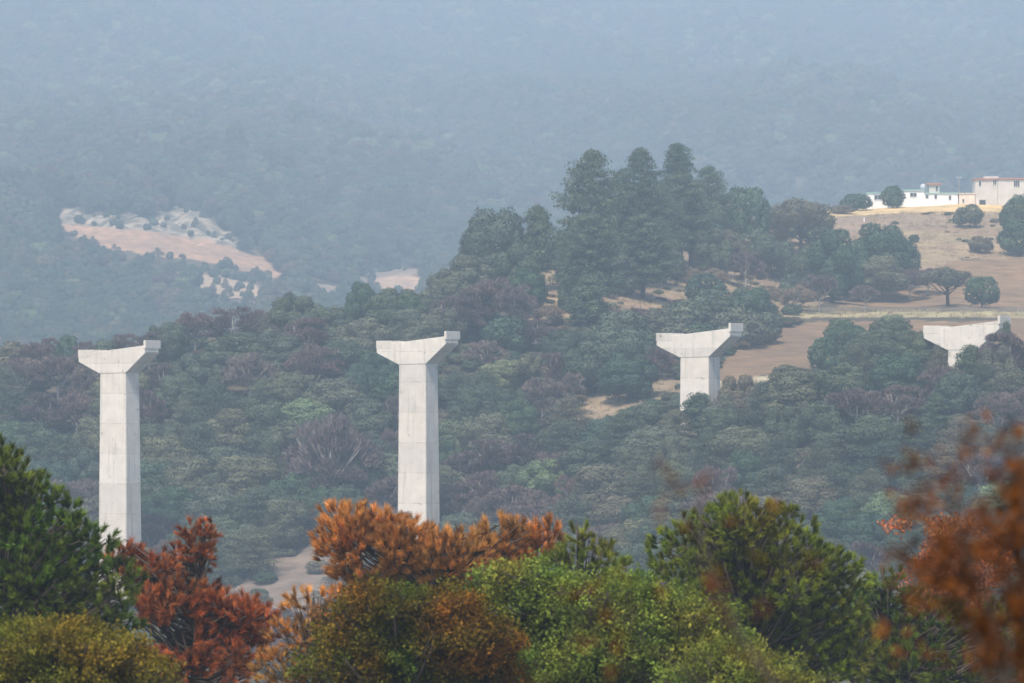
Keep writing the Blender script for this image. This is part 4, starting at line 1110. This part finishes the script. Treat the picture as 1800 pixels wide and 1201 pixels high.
big_tree('broadleaf_tree', 'yellow-olive leafy treetop in the bottom left corner', 'tree', 80,
         [(40, 1150, 90, 46), (130, 1150, 90, 48), (210, 1170, 70, 44), (100, 1200, 160, 70), (270, 1195, 46, 34), (0, 1180, 80, 60)],
         90, 111, F_YOL, 'leaf', 4500, trunk_top=(110, 1120, 10, 10), nn=30, size=.036, spread=.065, vox=.155)
big_tree('broadleaf_tree', 'small yellow-green treetop at the bottom edge under the large round pine', 'tree', 84,
         [(1250, 1180, 70, 40), (1350, 1185, 70, 34), (1300, 1210, 120, 50), (1420, 1205, 50, 30)],
         1320, 112, F_BRIGHT, 'leaf', 1100, trunk_top=(1300, 1160, 10, 10), nn=30, size=.038, spread=.07, vox=.16)

# the tree right in front of the camera, out of focus
rng = np.random.RandomState(55)
def near_tree(name, label, cat, D, base_u, stems, tufts, mat, seed, r0=.03, leaf=.022, thin=1.0):
    rng = np.random.RandomState(seed)
    bx = (base_u - 900) / F * D
    base = np.array([bx, D, float(H(bx, D))])
    root = bpy.data.objects.new(name, None); COL.objects.link(root); root.location = base
    tag(root, label, cat)
    wood = MB()
    for st, r_a in stems:
        pts = [np.array([0, 0, -.25])] + [at(u, r, D) - base + np.array([0, rng.uniform(-.12, .12), 0]) for u, r in st]
        wood.tube(pts, list(np.linspace(r_a, r_a * .18, len(pts))), 6)
    tips, dirs = [], []
    for (u, r, a, b_, n) in tufts:
        n = max(2, int(n * thin)); d = rng.randn(n, 3); d /= np.maximum(1, np.linalg.norm(d, axis=1, keepdims=True) / 1.0)
        d *= rng.rand(n, 1) ** .4
        p = at(u, r, D) - base + d * np.array([a, (a + b_) * .6 , b_]) * D / F
        tips.append(p)
    tips = np.concatenate(tips)
    V, T = leaves(rng, tips, unit(rng.randn(len(tips), 3) + np.array([0, 0, .5])), rng.uniform(.25, 1.5, len(tips)), nn=6, size=leaf, spread=.018)
    ob('stem', wood.mesh('stem', M_BARK, True), root)
    ob('leaves', mesh_from('leaves', V, np.arange(len(V)), 4, mat, np.repeat(T[:, None], 3, 1)), root)
stems = []
for i in range(26):
    a = rng.uniform(1590, 1990); b = 760 + 0.9 * abs(a - 1830) * rng.uniform(.3, 1) + rng.uniform(0, 120)
    stems.append(([(1850 + rng.uniform(-30, 30), 1500), (1830 + (a - 1830) * .4 + rng.uniform(-20, 20), 1180), ((1830 + a * 2) / 3 + rng.uniform(-15, 15), (1100 + b) / 2), (a, b)], .012))
tufts = []
for st, _ in stems:
    for k in (1, 2, 3):
        p = st[k]; q = st[k - 1]
        for j in range(4):
            f_ = rng.rand(); tufts.append((p[0] + (q[0] - p[0]) * f_ + rng.uniform(-22, 22), p[1] + (q[1] - p[1]) * f_ + rng.uniform(-22, 22), 20, 24, 11))
tufts += [(1605, 745, 12, 16, 10), (1600, 812, 18, 14, 14), (1572, 818, 12, 10, 9), (1640, 880, 18, 16, 12), (1590, 905, 16, 16, 12), (1725, 745, 14, 16, 8), (1560, 870, 10, 8, 6),
          (1790, 770, 26, 22, 20), (1680, 830, 20, 26, 18), (1750, 830, 30, 26, 24), (1740, 940, 90, 80, 130), (1800, 880, 70, 90, 130), (1660, 960, 60, 80, 90), (1790, 1040, 80, 70, 70), (1680, 1050, 80, 70, 60), (1900, 960, 90, 130, 180), (1625, 890, 46, 56, 60), (1600, 1010, 50, 80, 40), (1560, 1120, 50, 60, 14), (1650, 850, 50, 50, 46), (1590, 960, 40, 50, 26), (1690, 790, 40, 30, 26), (1760, 780, 40, 30, 30), (1640, 1160, 90, 50, 22), (1760, 1150, 60, 40, 26)]
near_tree('near_shrub', 'blurred rust-brown leafy shrub close to the camera at the right edge', 'shrub', 19.0, 1850, stems, tufts, F_NEAR, 56, leaf=.017, thin=.38)
stems = [([(1400, 1240), (1330, 1170), (1262, 1040), (1232, 940), (1228, 850)], .011), ([(1390, 1250), (1300, 1120), (1250, 1010), (1200, 880), (1160, 815)], .007), ([(1400, 1240), (1290, 1110), (1200, 960), (1158, 905)], .006),
         ([(1380, 1300), (1200, 1180), (1090, 1090), (1010, 1000)], .006), ([(1380, 1300), (1150, 1200), (1060, 1150), (1000, 1060)], .006), ([(1400, 1250), (1420, 1100), (1380, 980)], .005)]
tufts = [(1162, 820, 7, 13, 12), (1172, 845, 8, 12, 10), (1180, 862, 7, 8, 6), (1235, 845, 12, 9, 12), (1225, 868, 9, 9, 8), (1228, 900, 6, 12, 5), (1158, 912, 9, 7, 6), (1200, 925, 8, 6, 3), (1285, 920, 8, 6, 4),
         (1255, 1020, 16, 22, 18), (1270, 1070, 14, 20, 14), (1345, 1080, 12, 12, 8), (1340, 985, 10, 8, 6), (1000, 1040, 16, 12, 10), (1050, 1030, 18, 12, 12), (1095, 1020, 18, 12, 12), (1060, 1085, 16, 14, 10), (1100, 1130, 16, 14, 10), (1425, 990, 10, 10, 6),
         (1020, 1130, 16, 10, 6), (1150, 1040, 14, 10, 8), (1080, 1180, 12, 10, 6), (1370, 880, 8, 6, 3), (1300, 1150, 14, 16, 8)]
near_tree('near_sapling', 'blurred thin sapling with a few rusty leaves close to the camera', 'sapling', 17.0, 1400, stems, tufts, F_NEAR, 57, leaf=.014, thin=.33)

# ------------------------------------------------------------------ the air
m, nt, out = new_mat("haze")
pv = N(nt, 'ShaderNodeVolumePrincipled')
pv.inputs['Color'].default_value = (*HAZE_COLOR, 1)
pv.inputs['Density'].default_value = HAZE_DENSITY
pv.inputs['Density Attribute'].default_value = ''
pv.inputs['Anisotropy'].default_value = 0.0
nt.links.new(pv.outputs[0], out.inputs['Volume'])
zmin = float(min(ZG.min(), -50)) - 4
zmax = float(ZG.max()) + 60
b = MB(); b.box(-3700, 3700, -100, 5100, zmin - 30, zmax)
o = ob('haze', b.mesh('haze', m)); tag(o, 'pale blue haze filling the valley air', 'haze', kind='stuff')
